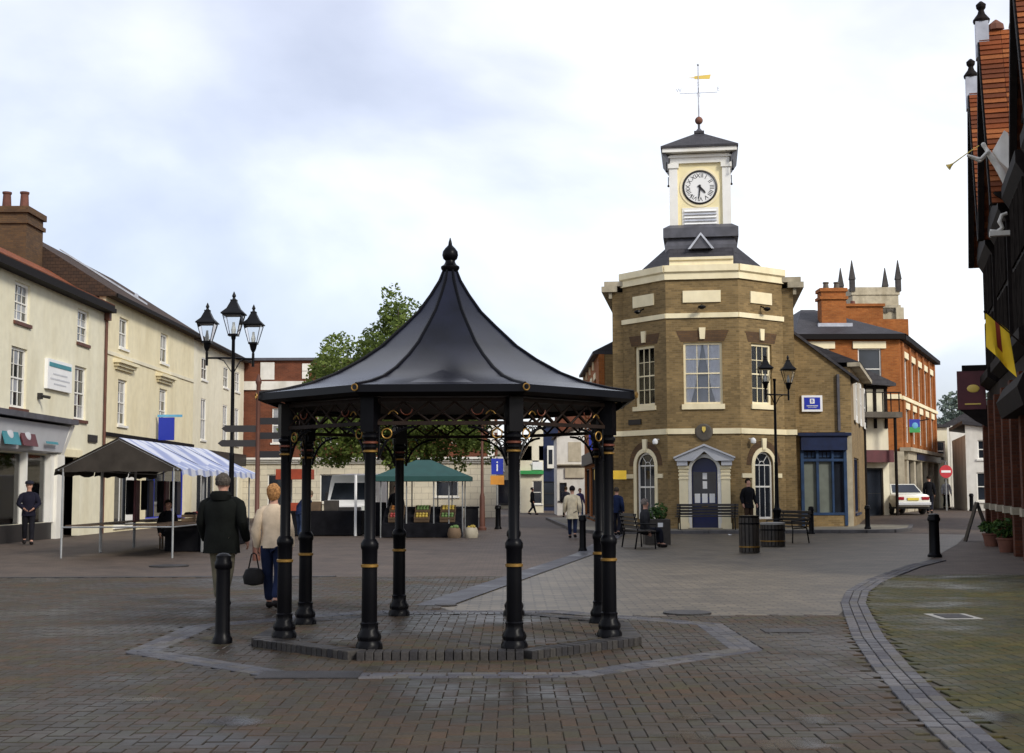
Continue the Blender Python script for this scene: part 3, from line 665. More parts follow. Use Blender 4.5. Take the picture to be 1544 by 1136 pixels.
# door case
dc = MB(); o_ = arc(0, 2.25, .60, 0, 180, 14); i_ = arc(0, 2.25, .475, 0, 180, 14)
for p, q, u, v in zip(o_, o_[1:], i_, i_[1:]): dc.slab([p, q, v, u], -.09, .0)
dc.box(-.60, -.475, -.09, 0, .1, 2.25).box(.475, .60, -.09, 0, .1, 2.25)
D = dc.build('door_case', 'white', CB)
for s in (-1, 1):
    x0, x1 = sorted((s*.605, s*.93)); b = MB(); b.box(x0, x1, -.14, 0, .1, 2.30).box(x0-.03, x1+.03, -.17, 0, .1, .32)
    for z in (1.92, 2.06, 2.20): b.box(x0-.025, x1+.025, -.165, 0, z, z+.05)
    b.box(x0-.04, x1+.04, -.19, 0, 2.31, 2.42); b.build('pilaster', 'stone_cream', D)
b = MB(); b.slab([(-1.05, 2.60), (-.40, 2.60), (0, 2.95), (.40, 2.60), (1.05, 2.60), (1.10, 2.68), (0, 3.14), (-1.10, 2.68)], -.34, .002)
b.slab([(-1.12, 2.685), (0, 3.145), (1.12, 2.685), (1.12, 2.74), (0, 3.22), (-1.12, 2.74)], -.42, .004); b.box(-1.0, -.615, -.28, .003, 2.43, 2.595).box(.615, 1.0, -.28, .003, 2.43, 2.595)
b.build('pediment', 'sign_grey', D)
b = MB(); b.box(-.46, .46, .14, .20, .15, 2.25); b.slab(arc(0, 2.25, .46, 0, 180, 14), .14, .20); door = b.build('door', 'navy', CB)
for x in (-.40, .04):
    MB().box(x, x+.36, .125, .139, .30, .62).build('panel', 'navy', door); MB().box(x, x+.36, .125, .139, .68, 1.0).build('panel', 'navy', door)
MB().box(-.42, .42, .127, .139, 1.28, 2.2).build('glazing', 'glass_dark', door)
for x in (-.27, 0, .27): MB().box(x-.10, x+.10, .118, .126, 1.06, 1.40).build('notice', 'paper', door)
MB().box(-.07, .09, .118, .126, 1.58, 1.86).build('notice', 'paper', door); MB().box(-.07, .09, .118, .126, 1.93, 2.16).build('notice', 'paper', door)
MB().box(-.12, .12, .118, .126, 1.12-.22, 1.15-.22).build('letter_plate', 'gold', door)
MB().box(-.62, .62, -.35, .25, .115, .15).build('door_step', 'stone', CB)
# shoulders and long body behind the canted front
for s in (-1, 1):
    bd = 3.45
    x0, x1 = sorted((s*(hw+DG), s*bd)); wall(CB, 'brick_buff', x0, x1, 0, 9.2, (), TR(0, DG+.02), th=.3)
    MB(TR(0, DG+.02)).box(x0, x1+(0 if s < 0 else .05), -.05, .003, 3.60, 3.80).build('string_course', 'stone_cream', CB)
    X = s*bd
    MB().box(min(X, X-s*.3), max(X, X-s*.3), DG+.03, 8.0, 0, 9.2).build('side_wall', 'brick_buff', CB)
    b = MB(); b.box(min(X, X+s*.12), max(X, X+s*.12), DG-.1, 8.1, 8.95, 9.20).prism([(X-s*.2, DG-.20), (X+s*.40, DG-.20), (X+s*.40, 8.3), (X-s*.2, 8.3)], 9.201, 9.42).box(min(X-s*.45, X+s*.30), max(X-s*.45, X+s*.30), DG-.12, 8.1, 9.43, 9.62); b.build('cornice', 'stone', CB)
MB().box(-2.8, bd-.31, 7.7, 8.0, 0, 9.2).build('back_wall', 'brick_buff', CB)
# hipped slate roof up to the turret
ro = [(-hw, .2), (hw, .2), (3.0, 1.95), (3.0, 7.9), (-3.0, 7.9), (-3.0, 1.95)]; tp = [(-1.2, 1.7), (1.2, 1.7), (1.25, 1.9), (1.25, 4.3), (-1.25, 4.3), (-1.25, 1.9)]
MB().prism(ro, 9.5, 11.0, tp).build('roof', 'slate', CB)
# turret
TY = 2.9; TX = .0; T = MB(TR(TX, TY)); T.box(-1.38, 1.38, -1.38, 1.38, 10.60, 10.95)
T.prism([(-1.38, -1.38), (1.38, -1.38), (1.38, 1.38), (-1.38, 1.38)], 10.951, 11.25, [(-1.25, -1.25), (1.25, -1.25), (1.25, 1.25), (-1.25, 1.25)])
T.box(-1.44, 1.44, -1.44, 1.44, 11.251, 11.62).prism([(-1.44, -1.44), (1.44, -1.44), (1.44, 1.44), (-1.44, 1.44)], 11.621, 11.78, [(-1.2, -1.2), (1.2, -1.2), (1.2, 1.2), (-1.2, 1.2)])
T.build('turret_plinth', 'lead', CB)
b = MB(TR(TX, TY)); b.slab([(-.46, 10.75), (.46, 10.75), (0, 11.30)], -1.75, -1.40); gb = b.build('gablet', 'lead', CB)
for s in (-1, 1): MB(TR(TX, TY)).slab([(s*.50, 10.72), (s*.40, 10.72), (s*0, 11.26), (0, 11.36)], -1.82, -1.76).build('white_edging', 'lead_light', gb)
TB = MB(TR(TX, TY)).box(-1.0, 1.0, -1.0, 1.0, 11.70, 14.85).build('turret', 'clock_yellow', CB)
for sx in (-1, 1):
    for sy in (-1, 1):
        x0, x1 = sorted((sx*.86, sx*1.18)); y0, y1 = sorted((sy*.86, sy*1.10))
        MB(TR(TX, TY)).box(x0, x1, y0, y1, 11.68, 14.05).box(x0-.05, x1+.05, y0-.05, y1+.05, 14.051, 14.23).build('corner_pilaster', 'white', CB)
        MB(TR(TX+sx*1.27, TY+sy*1.27)).tube([(0, 0, 14.27), (0, 0, 13.95)], .02, 6).ball((0, 0, 13.9), .05).build('pendant', 'black_iron', CB)
FZ = TR(TX, TY) @ Matrix.Translation((0, 0, 13.9)) @ Matrix.Scale(.72, 4, (0, 0, 1)) @ Matrix.Translation((0, 0, -13.9))
b = MB(FZ); b.box(-1.15, 1.15, -1.12, 1.12, 14.37, 14.85)
b.build('entablature', 'white', CB)
b = MB(FZ); b.box(-1.22, 1.22, -1.18, 1.18, 14.66, 14.76).box(-1.43, 1.43, -1.43, 1.43, 14.90, 15.12); b.build('cornice', 'white', CB)
b = MB(FZ); 
q = lambda r: [(-r, -r), (r, -r), (r, r), (-r, r)]
b.prism(q(1.20), 14.45, 14.89, q(1.47)); 
EV = MB(FZ); EV.prism(q(1.49), 15.121, 15.22); EV.build('turret_roof', 'slate', CB)
for sx in (-1, 1): MB(FZ).slab([(sx*1.19, 14.37), (sx*1.48, 14.95), (sx*1.48, 15.12), (sx*1.42, 15.12), (sx*1.19, 14.60)], -1.3, 1.3).build('eaves_bracket', 'lead', CB)
MB(TR(TX, TY)).prism(q(1.485), 14.856, 15.66, q(.15)).prism(q(.2), 15.661, 15.76).build('turret_roof', 'slate', CB)
MB(TR(TX, TY)).lathe([(.16, 15.76), (.12, 15.82), (.05, 15.90), (.05, 16.12)], 12).build('finial', 'lead', CB)
vn = MB(TR(TX, TY)).ball((0, 0, 16.22), .16).build('ball_finial', 'terracotta', CB, smooth=True)
wv = MB(TR(TX, TY)).tube([(0, 0, 16.36), (0, 0, 18.5)], [.035, .018], 8).tube([(-.75, 0, 17.35), (.75, 0, 17.35)], .012, 6).tube([(0, -.75, 17.35), (0, .75, 17.35)], .012, 6).ball((0, 0, 18.5), .05).build('weathervane', 'lead_light', CB)
MB(TR(TX, TY)).slab([(-.45, 17.98), (-.15, 17.96), (-.15, 17.92), (.45, 17.90), (.50, 18.08), (-.15, 18.04), (-.15, 18.0)], -.01, .01).build('arrow', 'gold_paint', wv)
for (s, x, y) in (('N', 0, .75), ('S', 0, -.75), ('E', .78, 0), ('W', -.78, 0)): text(s, .22, TR(TX+x, TY+y, 17.48), 'lead_light', wv, 'compass_letter')
# clock
CZ = 13.28; FK = Matrix.Translation((TX, TY-1.005, CZ)) @ Matrix.Rotation(R(90), 4, 'X')
clk = MB(FK).lathe([(.68, 0), (.68, .05), (.62, .08), (.60, .03)], 40).build('clock', 'sign_black', CB, smooth=True)
MB(FK).lathe([(.60, .030), (.60, .034)], 40).build('dial', 'sign_white', clk)
MB(FK @ Matrix.Translation((0, 0, -.005))).lathe([(.78, 0), (.78, .03), (.685, .035)], 40).build('dial_surround', 'stone_cream', clk)
FD = TR(TX, TY-1.04, CZ)
for k, s in enumerate(('XII', 'I', 'II', 'III', 'IIII', 'V', 'VI', 'VII', 'VIII', 'IX', 'X', 'XI')):
    a_ = R(90-30*k); text(s, .24, FD @ Matrix.Translation((.455*math.cos(a_), 0, .455*math.sin(a_))) @ Matrix.Rotation(-(a_-R(90)), 4, 'Y'), 'sign_black', clk, 'numeral', .006)
for nm, ln, ang, wd in (('minute_hand', .47, 186, .03), ('hour_hand', .32, 137, .045)):
    F = TR(TX, TY-1.06, CZ) @ Matrix.Rotation(R(ang), 4, 'Y')
    MB(F).slab([(-wd, -.1), (wd, -.1), (wd*.8, ln*.8), (0, ln), (-wd*.8, ln*.8)], -.008, .008).build(nm, 'sign_black', clk)
b = MB(TR(TX, TY)); b.box(-.70, .70, -1.03, -1.001, 11.78, 12.48); lf_ = b.build('louvre_frame', 'white', CB)
for k in range(5): MB(TR(TX, TY)).side([(-1.035, 11.82+.125*k), (-1.10, 11.82+.125*k), (-1.035, 11.90+.125*k)], -.62, .62).build('louvre', 'lead_light' if k % 2 else 'sign_white', lf_)
# rear wing along the side street
wing = thing('street_wing', 'orange brick terrace wing with white lintels behind the clock building', 'building', (3.75, 69.0, 0), -90)
ops = [(1+2.6*k, 2.0+2.6*k, 4.6, 6.5) for k in range(4)]
wall(wing, 'brick_orange', 0, 11.9, 0, 7.4, ops+[(.8, 4.2, .3, 2.6), (5.4, 9, .3, 2.6)])
for (a0, a1, c0, c1) in ops:
    window(wing, a0, a1, c0, c1, 2, 2, small=True); MB().box(a0-.12, a1+.12, -.04, .003, c1, c1+.28).build('lintel', 'stone_cream', wing)
for (a0, a1) in ((.8, 4.2), (5.4, 9)): window(wing, a0, a1, .3, 2.6, 3, 1, small=True, fm='sign_black', mid=False)
MB().box(.4, 9.6, -.18, .0, 2.75, 3.3).build('shop_fascia', 'sign_black', wing); MB().box(9.4, 10.0, -.09, .0, 2.0, 2.45).build('yellow_notice', 'sign_yellow', wing)
MB().side([(-.25, 7.4), (-.25, 7.52), (3.1, 9.2), (6.0, 7.5), (6.0, 7.4)], -.02, 11.9).build('roof', 'slate', wing)
MB().box(0, 11.9, 5.6, 5.9, 0, 7.4).build('back_wall', 'brick_orange', wing); MB().box(-.01, .25, .26, 5.6, 0, 7.4).build('end_wall', 'brick_orange', wing); MB().box(11.65, 11.89, .26, 5.6, 0, 7.39).build('end_wall', 'brick_buff', wing)
for x in (.5, 3.2, 5.9, 8.5): MB().box(x-.08, x+.08, -.08, .0, 7.0, 7.39).build('eaves_bracket', 'stone_cream', wing)

# ================================================================== BUFF BRICK SHOP WITH BLUE FRONT
SX, SY = CX+3.85, 51.5
SH = thing('corner_shop', 'buff brick corner shop with dark blue shopfront and sloping gable', 'building', (SX, SY, 0))
w2 = 2.25; topf = lambda x: 7.65-.76*x
wall(SH, 'brick_buff', 0, w2, 3.75, 5.9, (), top=topf)
wall(SH, 'brick_buff', 0, .22, 0, 3.75, (), name='pier'); wall(SH, 'stone', w2-.25, w2, 0, 3.75, (), name='stone_pier')
MB().slab([(-.1, 7.83), (w2+.3, 7.83-.76*(w2+.4)), (w2+.3, 7.71-.76*(w2+.4)), (-.1, 7.71)], -.12, 6).build('roof', 'slate', SH)
MB().box(w2-.55, w2-.45, -.12, 0, 3.8, 6.0).build('downpipe', 'lead', SH)
sf = MB().box(.22, w2-.25, -.28, .02, 3.05, 3.60).box(.1, w2-.1, -.36, .02, 3.601, 3.72).build('shop_fascia', 'shop_blue', SH)
b = MB(); b.box(.22, .34, -.14, .1, .15, 3.05).box(w2-.37, w2-.25, -.14, .1, .15, 3.05).box(.82, .92, -.12, .1, .6, 3.05).box(1.42, 1.50, -.12, .1, .6, 3.05).box(.34, w2-.37, -.13, .1, 2.62, 2.72).box(.34, w2-.37, -.13, .1, .55, .65); sfr = b.build('shopfront_frame', 'shop_blue_light', SH)
for (a0, a1, g) in ((.34, .82, 'shop_panel'), (.92, 1.42, 'shop_panel'), (1.50, w2-.37, 'glass_dark')):
    MB().box(a0, a1, .0, .03, .65, 2.62).build('shop_window', g, SH); MB().box(a0, a1, .0, .03, 2.72, 3.05).build('transom_light', 'glass_dark', SH)
    n = 3
    for k in range(n): xa = a0+(a1-a0)*(k+.5)/n; MB().box(xa-.06, xa+.06, -.02, -.001, 2.78, 2.98).build('transom_panel', 'shop_blue_light', sfr)
MB().box(.22, w2-.25, -.10, .1, 0, .55).build('stallriser', 'brick_buff', SH)
MB().box(0, w2, .3, 5, 0, 3.6).build('room_backing', 'room_dark', SH)
sg = MB().box(.32, 1.12, -.10, -.002, 4.55, 5.18).build('wall_sign', 'sign_white', SH); MB().box(.41, 1.03, -.112, -.101, 4.64, 5.10).build('sign_field', 'sign_blue', sg)
MB().box(.63, .81, -.12, -.113, 4.86, 5.05).build('sign_emblem', 'sign_white', sg); text('B', .17, TR(.72, -.124, 4.955), 'sign_blue', sg, 'sign_letter')
MB().box(.50, .94, -.12, -.113, 4.755, 4.79).build('sign_line', 'sign_grey', sg); MB().box(.55, .89, -.12, -.113, 4.70, 4.715).build('sign_line', 'sign_grey', sg)
# side wall along the right-hand street
Fs = TR(w2, 0, 0, 72)
ops = [(1.6+2.9*k, 2.7+2.9*k, 4.3, 6.0) for k in range(3)]
wall(SH, 'brick_buff_light', 0, 10.5, 0, 6.3, ops+[(1, 4, .6, 2.8)], Fs, name='side_wall')
for (a0, a1, c0, c1) in ops: window(SH, a0, a1, c0, c1, 1, 2, Fs, small=True, rec=-.06, fw=.2)
window(SH, 1, 4, .6, 2.8, 3, 1, Fs, small=True, fm='shop_blue', mid=False)
b = MB(Fs); b.box(-.1, 10.6, -.38, .1, 6.301, 6.46); b.build('eaves_gutter', 'stone', SH)
MB(Fs).side([(-.4, 6.47), (3.2, 8.0), (6, 6.5)], 0, 10.5).build('side_roof', 'slate', SH)

# ================================================================== TIMBERED HOUSE WITH BALCONY
TH = thing('timbered_house', 'narrow cream and black timbered house with railed balcony', 'building', (15.5, 60.2, 0), 12)
wall(TH, 'cream_pale', 0, 1.7, 0, 6.3, [(.5, 1.4, .2, 2.5)])
for x in (.02, .5, 1.0, 1.54): MB().box(x, x+.14, -.05, .002, 4.3, 6.28).build('timber_post', 'timber_black', TH)
MB().box(0, 1.7, -.06, .003, 6.1, 6.25).build('timber_rail', 'timber_black', TH)
MB().slab([(-.2, 7.25), (1.95, 6.35), (1.95, 6.22), (-.2, 6.31)], -.4, 4.1).build('roof', 'slate', TH)
MB().box(-.3, 1.9, -1.0, .0, 4.75, 5.0).build('balcony_floor', 'stone_dark', TH)
for k in range(6): MB().box(-.25+.4*k, -.21+.4*k, -.98, -.94, 5.001, 5.85).build('baluster', 'gutter', TH)
MB().box(-.28, 1.85, -.99, -.93, 5.851, 5.90).build('hand_rail', 'gutter', TH)
for x in (.1, 1.6): MB().tube([(x, -.85, 0), (x, -.85, 4.75)], .07, 8).build('balcony_post', 'timber_black', TH)
MB().box(0, 1.7, -.5, -.002, 2.75, 3.3).build('shop_sign', 'sign_maroon', TH); window(TH, .5, 1.4, .2, 2.5, 1, 2, small=True, fm='sign_black', mid=False)
MB().box(.02, 1.68, .27, 4, 0, 6.25).build('room_backing', 'room_dark', TH)

# ================================================================== ORANGE BRICK BUILDING
OB = thing('brick_building', 'large orange brick corner building with white lintels and stone ground floor', 'building', (14.3, 66.0, 0))
fw2 = 5.1
wall(OB, 'brick_orange', 0, fw2, 0, 9.0, [(3.0, 4.15, 6.5, 8.55), (.6, 1.6, 6.5, 8.55)])
for x0, x1 in ((3.0, 4.15), (.6, 1.6)):
    window(OB, x0, x1, 6.5, 8.55, 1, 2, rec=.08, small=True); MB().box(x0-.25, x1+.25, -.08, .003, 8.551, 8.90).build('lintel', 'stone_cream', OB)
Fo = TR(fw2, 0, 0, 66)
ops = [(1.5+2.7*k, 2.6+2.7*k, 6.3, 8.2) for k in range(5)]; ops2 = [(1.5+2.7*k, 2.6+2.7*k, 3.9, 5.6) for k in range(5)]
wall(OB, 'brick_orange', 0, 15, 3.45, 9.0, ops+ops2, Fo, name='side_wall')
for (a0, a1, c0, c1) in ops+ops2:
    window(OB, a0, a1, c0, c1, 1, 2, Fo, small=True, sill=0); MB(Fo).box(a0-.2, a1+.2, -.07, .003, c1, c1+.32).build('lintel', 'stone_cream', OB)
for k in range(6): MB(Fo).box(.35+2.7*k, .85+2.7*k, -.10, .002, 3.5, 8.9).build('pilaster', 'brick_orange', OB)
MB().box(0, fw2, -.1, .003, 6.02, 6.25).build('string_course', 'stone_cream', OB); MB(Fo).box(0, 15, -.12, .003, 6.0, 6.18).build('string_course', 'stone_cream', OB)
b = MB(Fo); b.box(-.02, 15.2, -.32, .1, 9.001, 9.22); b.build('eaves', 'gutter', OB); MB().box(-.1, fw2+.2, -.32, .1, 9.0015, 9.25).build('eaves', 'gutter', OB)
e1 = Fo @ Vector((15, 0, 0)); e2 = Fo @ Vector((15, 8, 0))
bb = MB(); base = [(-.2, -.3), (fw2+.25, -.3), (e1.x+.3, e1.y), (e2.x, e2.y), (-.2, 14)]; tpp = [(1.0, 3.6), (fw2-3.4, 3.6), (e1.x-4.2, e1.y-.2), (e2.x+2, e2.y-1.5), (1, 10)]
bb.prism(base, 9.26, 11.0, tpp); bb.build('roof', 'slate', OB)
# stone shopfront on the ground floor
b = MB(Fo); b.box(0, 14.6, -.25, .1, 3.0, 3.42).box(-.2, 14.9, -.45, .1, 3.421, 3.60); b.build('shop_cornice', 'stone', OB)
MB(Fo).box(3.4, 14, -.30, -.252, 3.05, 3.38).build('shop_fascia', 'shop_blue', OB)
for k in range(6): MB(Fo).box(.1+2.7*k, .75+2.7*k, -.18, .1, 0, 3.0).build('stone_pier', 'stone', OB)
for k in range(5): MB(Fo).box(.75+2.7*k, 2.8+2.7*k, .02, .1, .9, 2.9).build('shop_window', 'glass_dark' if k else 'room_dark', OB); MB(Fo).box(.75+2.7*k, 2.8+2.7*k, -.1, .1, 0, .9).build('stallriser', 'stone', OB)
MB().box(fw2-1.3, fw2, -.25, .0, 0, 3.4).build('corner_pier', 'stone', OB)
MB(Fo).box(14.7, 15, .2, 8, 0, 9).build('end_wall', 'brick_orange', OB); MB().box(.01, .3, .26, 14, 0, 9).build('end_wall', 'brick_orange', OB)
# chimneys on its roof
ch = MB().box(1.5, 2.75, 1.1, 2.0, 9.6, 11.6).box(1.40, 2.85, 1.0, 2.1, 11.2, 11.35).box(1.42, 2.83, 1.02, 2.08, 11.601, 11.78).build('chimney', 'brick_orange', OB)
for x in (1.85, 2.4): MB().lathe([(.16, 11.78), (.13, 12.05), (.17, 12.1), (.15, 12.15)], 10, (x, 1.55)).build('chimney_pot', 'stone_dark', ch)
MB().box(1.25, 3.0, .85, 1.0, 9.72, 9.95).build('flashing', 'lead_light', OB)
sb = MB().box(3.3, 5.5, 4.2, 5.2, 9.6, 11.25).box(3.2, 5.6, 4.1, 5.3, 11.251, 11.4).box(5.2, 6.9, 4.4, 5.2, 9.3, 10.6).build('ridge_stack', 'brick_orange', OB)
for x in (3.05, 3.5): MB().lathe([(.14, 11.4), (.12, 11.6)], 8, (x+.5, 4.6)).build('chimney_pot', 'chimney_pot', OB)
hs = thing('hanging_sign', 'square blue over green sign hung on the orange brick building', 'sign', (20.75, 68.6, 4.45), 0)
MB().box(-.34, .34, -.03, .03, 0, .68).build('board', 'sign_blue', hs); MB().box(-.34, .34, -.04, -.031, 0, .28).build('lower_half', 'sign_green', hs); MB().ball((.08, -.04, .36), .16, sc=(1, .1, 1)).build('disc', 'sky_blue', hs); MB().tube([(.3, 0, .6), (.9, .3, .7)], .03, 6).build('arm', 'gutter', hs)

# ================================================================== CHURCH TOWER
mat('stone_soot', (.05, .045, .042), .9, var=.3)
CT = thing('church_tower', 'pale stone church tower with pinnacles rising behind brick chimneys', 'tower', (33.2, 120, 0))
MB().box(-2.1, 2.1, 0, 4.2, 0, 19.2).build('wall', 'stone_pale', CT)
MB().box(-2.25, 2.25, -.15, 4.35, 18.0, 18.25).build('string_course', 'stone', CT)
MB().box(-2.2, 2.2, -.1, 4.3, 19.201, 19.9).build('parapet', 'stone_pale', CT)
for k in range(4): MB().slab([(-1.75+.9*k, 17.9), (-.95+.9*k, 17.9), (-.95+.9*k, 17.5), (-1.35+.9*k, 17.75), (-1.75+.9*k, 17.5)], -.12, .0).build('corbel_arch', 'stone_dark', CT)
for sx in (-1, 1):
    MB().box(sx*2.1-.35, sx*2.1+.35, -.35, .35, 0, 18.0).build('buttress', 'stone_pale', CT)
    for yy in (0, 4.2): MB().box(sx*2.1-.22, sx*2.1+.22, yy-.22, yy+.22, 19.5, 20.6).prism([(sx*2.1-.27, yy-.27), (sx*2.1+.27, yy-.27), (sx*2.1+.27, yy+.27), (sx*2.1-.27, yy+.27)], 20.6, 22.4, [(sx*2.1-.03, yy-.03), (sx*2.1+.03, yy-.03), (sx*2.1+.03, yy+.03), (sx*2.1-.03, yy+.03)]).build('pinnacle', 'stone_soot', CT)
MB().slab([(-.5, 13), (.5, 13), (.5, 15.6), (0, 16.4), (-.5, 15.6)], -.02, .02).build('louvre_opening', 'room_dark', CT)

# ================================================================== LEFT TERRACE
LX = -15.4
def L(Y): return Y
# first house
B1 = thing('painted_shop', 'cream painted three storey shop with dark eaves and white shopfront', 'building', (LX, 33, 0), 90)
b1w = 16.9
ops = [(7.75, 9.05, 6.85, 8.1), (13.7, 14.95, 6.85, 8.05), (7.6, 8.95, 4.15, 6.05), (13.55, 14.85, 4.1, 6.0), (2.2, 3.5, 6.85, 8.1), (2.2, 3.5, 4.15, 6.05)]
arch_op = (12.05, 14.35, 0, 2.75)
wall(B1, 'cream', 0, b1w, 0, 8.45, ops+[arch_op, (1.0, 11.2, .55, 2.75)])
for k, (a0, a1, c0, c1) in enumerate(ops): window(B1, a0, a1, c0, c1, 3 if k in (0, 2, 4, 5) else 2, 4, net=.35, small=False, sill=.08, rec=.11, fw=.09, sillm='pipe_red' if k != 9 else None)
MB().side([(-.35, 8.42), (-.35, 8.60), (0, 8.60), (2.1, 9.9), (6, 9.9), (6, 8.42)], -.02, b1w-.01).build('roof', 'tile_orange', B1)
MB().box(-.02, b1w, -.42, .0, 8.28, 8.44).box(0, b1w-.02, -.36, -.001, 8.441, 8.56).build('eaves_gutter', 'gutter', B1)
MB().box(0, b1w, 5.7, 6, 0, 8.4).build('back_wall', 'cream', B1); MB().box(.02, b1w-.02, .9, 5.7, .02, 8.4).build('room_backing', 'room_dark', B1)
MB().box(11.95, 14.45, -.05, .003, 2.76, 3.02).build('arch_lintel', 'cream_yellow', B1)
MB().box(12.06, 14.34, .7, .76, 0, 2.74).build('passage_shade', 'room_dark', B1)  # dark sheet painted as the shade inside the open passage
# shopfront
sf = MB().side([(-.02, 2.80), (-.30, 2.86), (-.55, 3.72), (-.02, 3.78)], .6, 11.55).build('shop_fascia', 'sign_grey', B1)
MB().box(.4, 11.8, -.75, .002, 3.79, 3.96).build('shop_cornice', 'lead', B1)
for x in (.5, 11.55): MB().side([(-.02, 2.5), (-.25, 2.75), (-.62, 3.78), (-.02, 3.78)], x, x+.28).build('console', 'white', B1)
Fh = Matrix.Translation((0, -.425, 3.30)) @ Matrix.Rotation(R(-16.2), 4, 'X')
for x0, c in ((5.9, 'sign_teal'), (7.35, 'sign_maroon')):
    MB(Fh).box(x0, x0+1.25, -.03, .0, -.36, .36).build('fascia_picture', c, sf); MB(Fh).ball((x0+.6, -.03, .02), .24, sc=(1, .1, .8)).build('picture_motif', 'sign_grey', sf)
MB(Fh).box(9.0, 11.2, -.014, .0, .06, .16).build('fascia_lettering_line', 'sign_teal', sf); MB(Fh).box(9.5, 10.6, -.014, .0, -.22, -.14).build('fascia_lettering_line', 'sign_teal', sf)
for x in (1.0, 3.55, 6.1, 8.65, 10.9): MB().box(x, x+(.14 if x < 10 else .36), -.16, .1, .55, 2.79).build('mullion', 'white', B1)
MB().box(11.25, 11.95, -.26, .05, .0, 2.79).build('end_pier', 'white', B1)
for x in (1.14, 3.69, 6.24, 8.79):
    g = MB().box(x, x+(2.4 if x < 8 else 2.1), .02, .03, .57, 2.73).build('shop_window', 'glass_clear', B1)
for i, x in enumerate((6.5, 7.1, 7.7)):
    for z in (.75, 1.15, 1.55, 1.95): MB().box(x, x+.48, .06, .075, z, z+.30).build('display_card', 'paper' if (i+int(z*10)) % 3 else 'sky_blue', B1)
for z in (.8, 1.25, 1.7, 2.1, 2.45): MB().box(8.9, 10.8, .07, .10, z, z+.2).build('display_shelf', 'panel_buff' if z > 1 else 'curtain', B1)
MB().box(1.0, 11.2, -.12, .1, .0, .54).build('stallriser', 'sign_black', B1)
MB().box(1.02, 11.2, .45, .5, .5, 2.76).build('shop_backing', 'room_dark', B1)
MB().tube([(16.82, -.08, 0), (16.82, -.08, 8.2)], .055, 8).box(16.70, 16.94, -.22, -.02, 8.0, 8.4).build('downpipe', 'pipe_red', B1)
MB().box(15.1, 16.1, -.06, .002, 3.35, 3.62).build('name_plate', 'sign_black', B1)
sgn = MB().box(10.5, 12.9, -.12, -.003, 4.95, 5.95).build('wall_sign', 'sign_white', B1)
MB().box(10.62, 12.78, -.135, -.121, 5.70, 5.84).build('sign_band', 'sign_teal', sgn)
for z, l in ((5.45, .7), (5.28, .95), (5.12, .6)): MB().box(11.7-l, 11.7+l, -.13, -.121, z, z+.05).build('sign_line', 'sign_grey', sgn)
b = MB(); b.box(9.9, 10.05, -.14, 0, 4.55, 4.75).tube([(9.97, -.14, 4.65), (9.97, -.4, 4.6)], .05, 8); b.build('alarm_box', 'sign_black', B1)
# chimney stack
chs = MB().box(14.9, 16.6, 2.35, 4.6, 8.9, 11.75).box(14.82, 16.68, 2.27, 4.68, 11.35, 11.50).box(14.80, 16.70, 2.25, 4.7, 11.751, 11.98).build('chimney', 'brick_brown', B1)
for i, y in enumerate((2.6, 3.25, 3.9)): MB().lathe([(.17, 11.98), (.14, 12.5), (.17, 12.54), (.17, 12.6), (.13, 12.6)], 12, (15.3, y)).build('chimney_pot', 'chimney_pot', B1)
# second house
B2 = thing('yellow_house', 'yellow cream house with hood moulds and brown tiled roof', 'building', (LX, 49.9, 0), 90)
b2w = 14.0
ops = [(1.8, 3.0, 4.15, 5.95), (7.9, 9.2, 4.15, 6.05), (1.8, 3.0, 7.2, 8.4), (7.9, 9.2, 7.2, 8.5)]
wall(B2, 'cream_yellow', 0, b2w, 0, 8.95, ops+[(1.6, 4.6, .2, 2.7), (6.0, 12.5, .4, 2.8)])
for (a0, a1, c0, c1) in ops: window(B2, a0, a1, c0, c1, 2, 4 if c0 < 5 else 2, net=.5, rec=.11, fw=.09)
for x in (1.4, 7.5): b = MB(); cornice(b, x, x+2.0, 6.30, .35, .3); b.build('hood_mould', 'cream_yellow', B2)
MB().box(0, b2w, -.05, .003, 6.78, 6.92).build('string_course', 'cream_pale', B2); MB().box(0, b2w, -.09, .003, 3.66, 3.80).build('string_course', 'gutter', B2)
MB().box(6.0, 12.8, -.25, .003, 3.0, 3.60).build('shop_fascia', 'sign_blue', B2)
window(B2, 1.6, 4.6, .2, 2.7, 3, 1, small=True, mid=False); window(B2, 6.0, 12.5, .4, 2.8, 4, 1, small=True, mid=False, fm='sign_blue')
MB().box(3.3, 4.3, .01, .05, .25, 2.3).build('door', 'white', B2)
MB().side([(-.4, 8.94), (-.4, 9.08), (4.0, 11.85), (8.4, 9.08), (8.4, 8.94)], -.15, b2w).build('roof', 'tile_brown', B2)
MB().box(0, b2w, -.46, -.401, 8.90, 9.05).build('gutter', 'gutter', B2)
MB().box(0, b2w, 7.7, 8, 0, 8.93).build('back_wall', 'cream', B2); MB().box(.01, .26, .26, 7.7, 0, 8.93).build('end_wall', 'brick_brown', B2); MB().box(.3, b2w-.02, .8, 7.6, .02, 8.9).build('room_backing', 'room_dark', B2)
MB().slab([(9.0, 10.2), (9.25, 10.2), (9.25, 10.4), (9.0, 10.4)], 1.4, 1.5).build('roof_vent', 'lead_light', B2)
MB(Matrix.Translation((0, 0, 0))).side([(.2, 9.50), (3.95, 11.86), (3.95, 11.93), (.2, 9.57)], 6.2, 6.42).build('roof_verge', 'lead_light', B2)
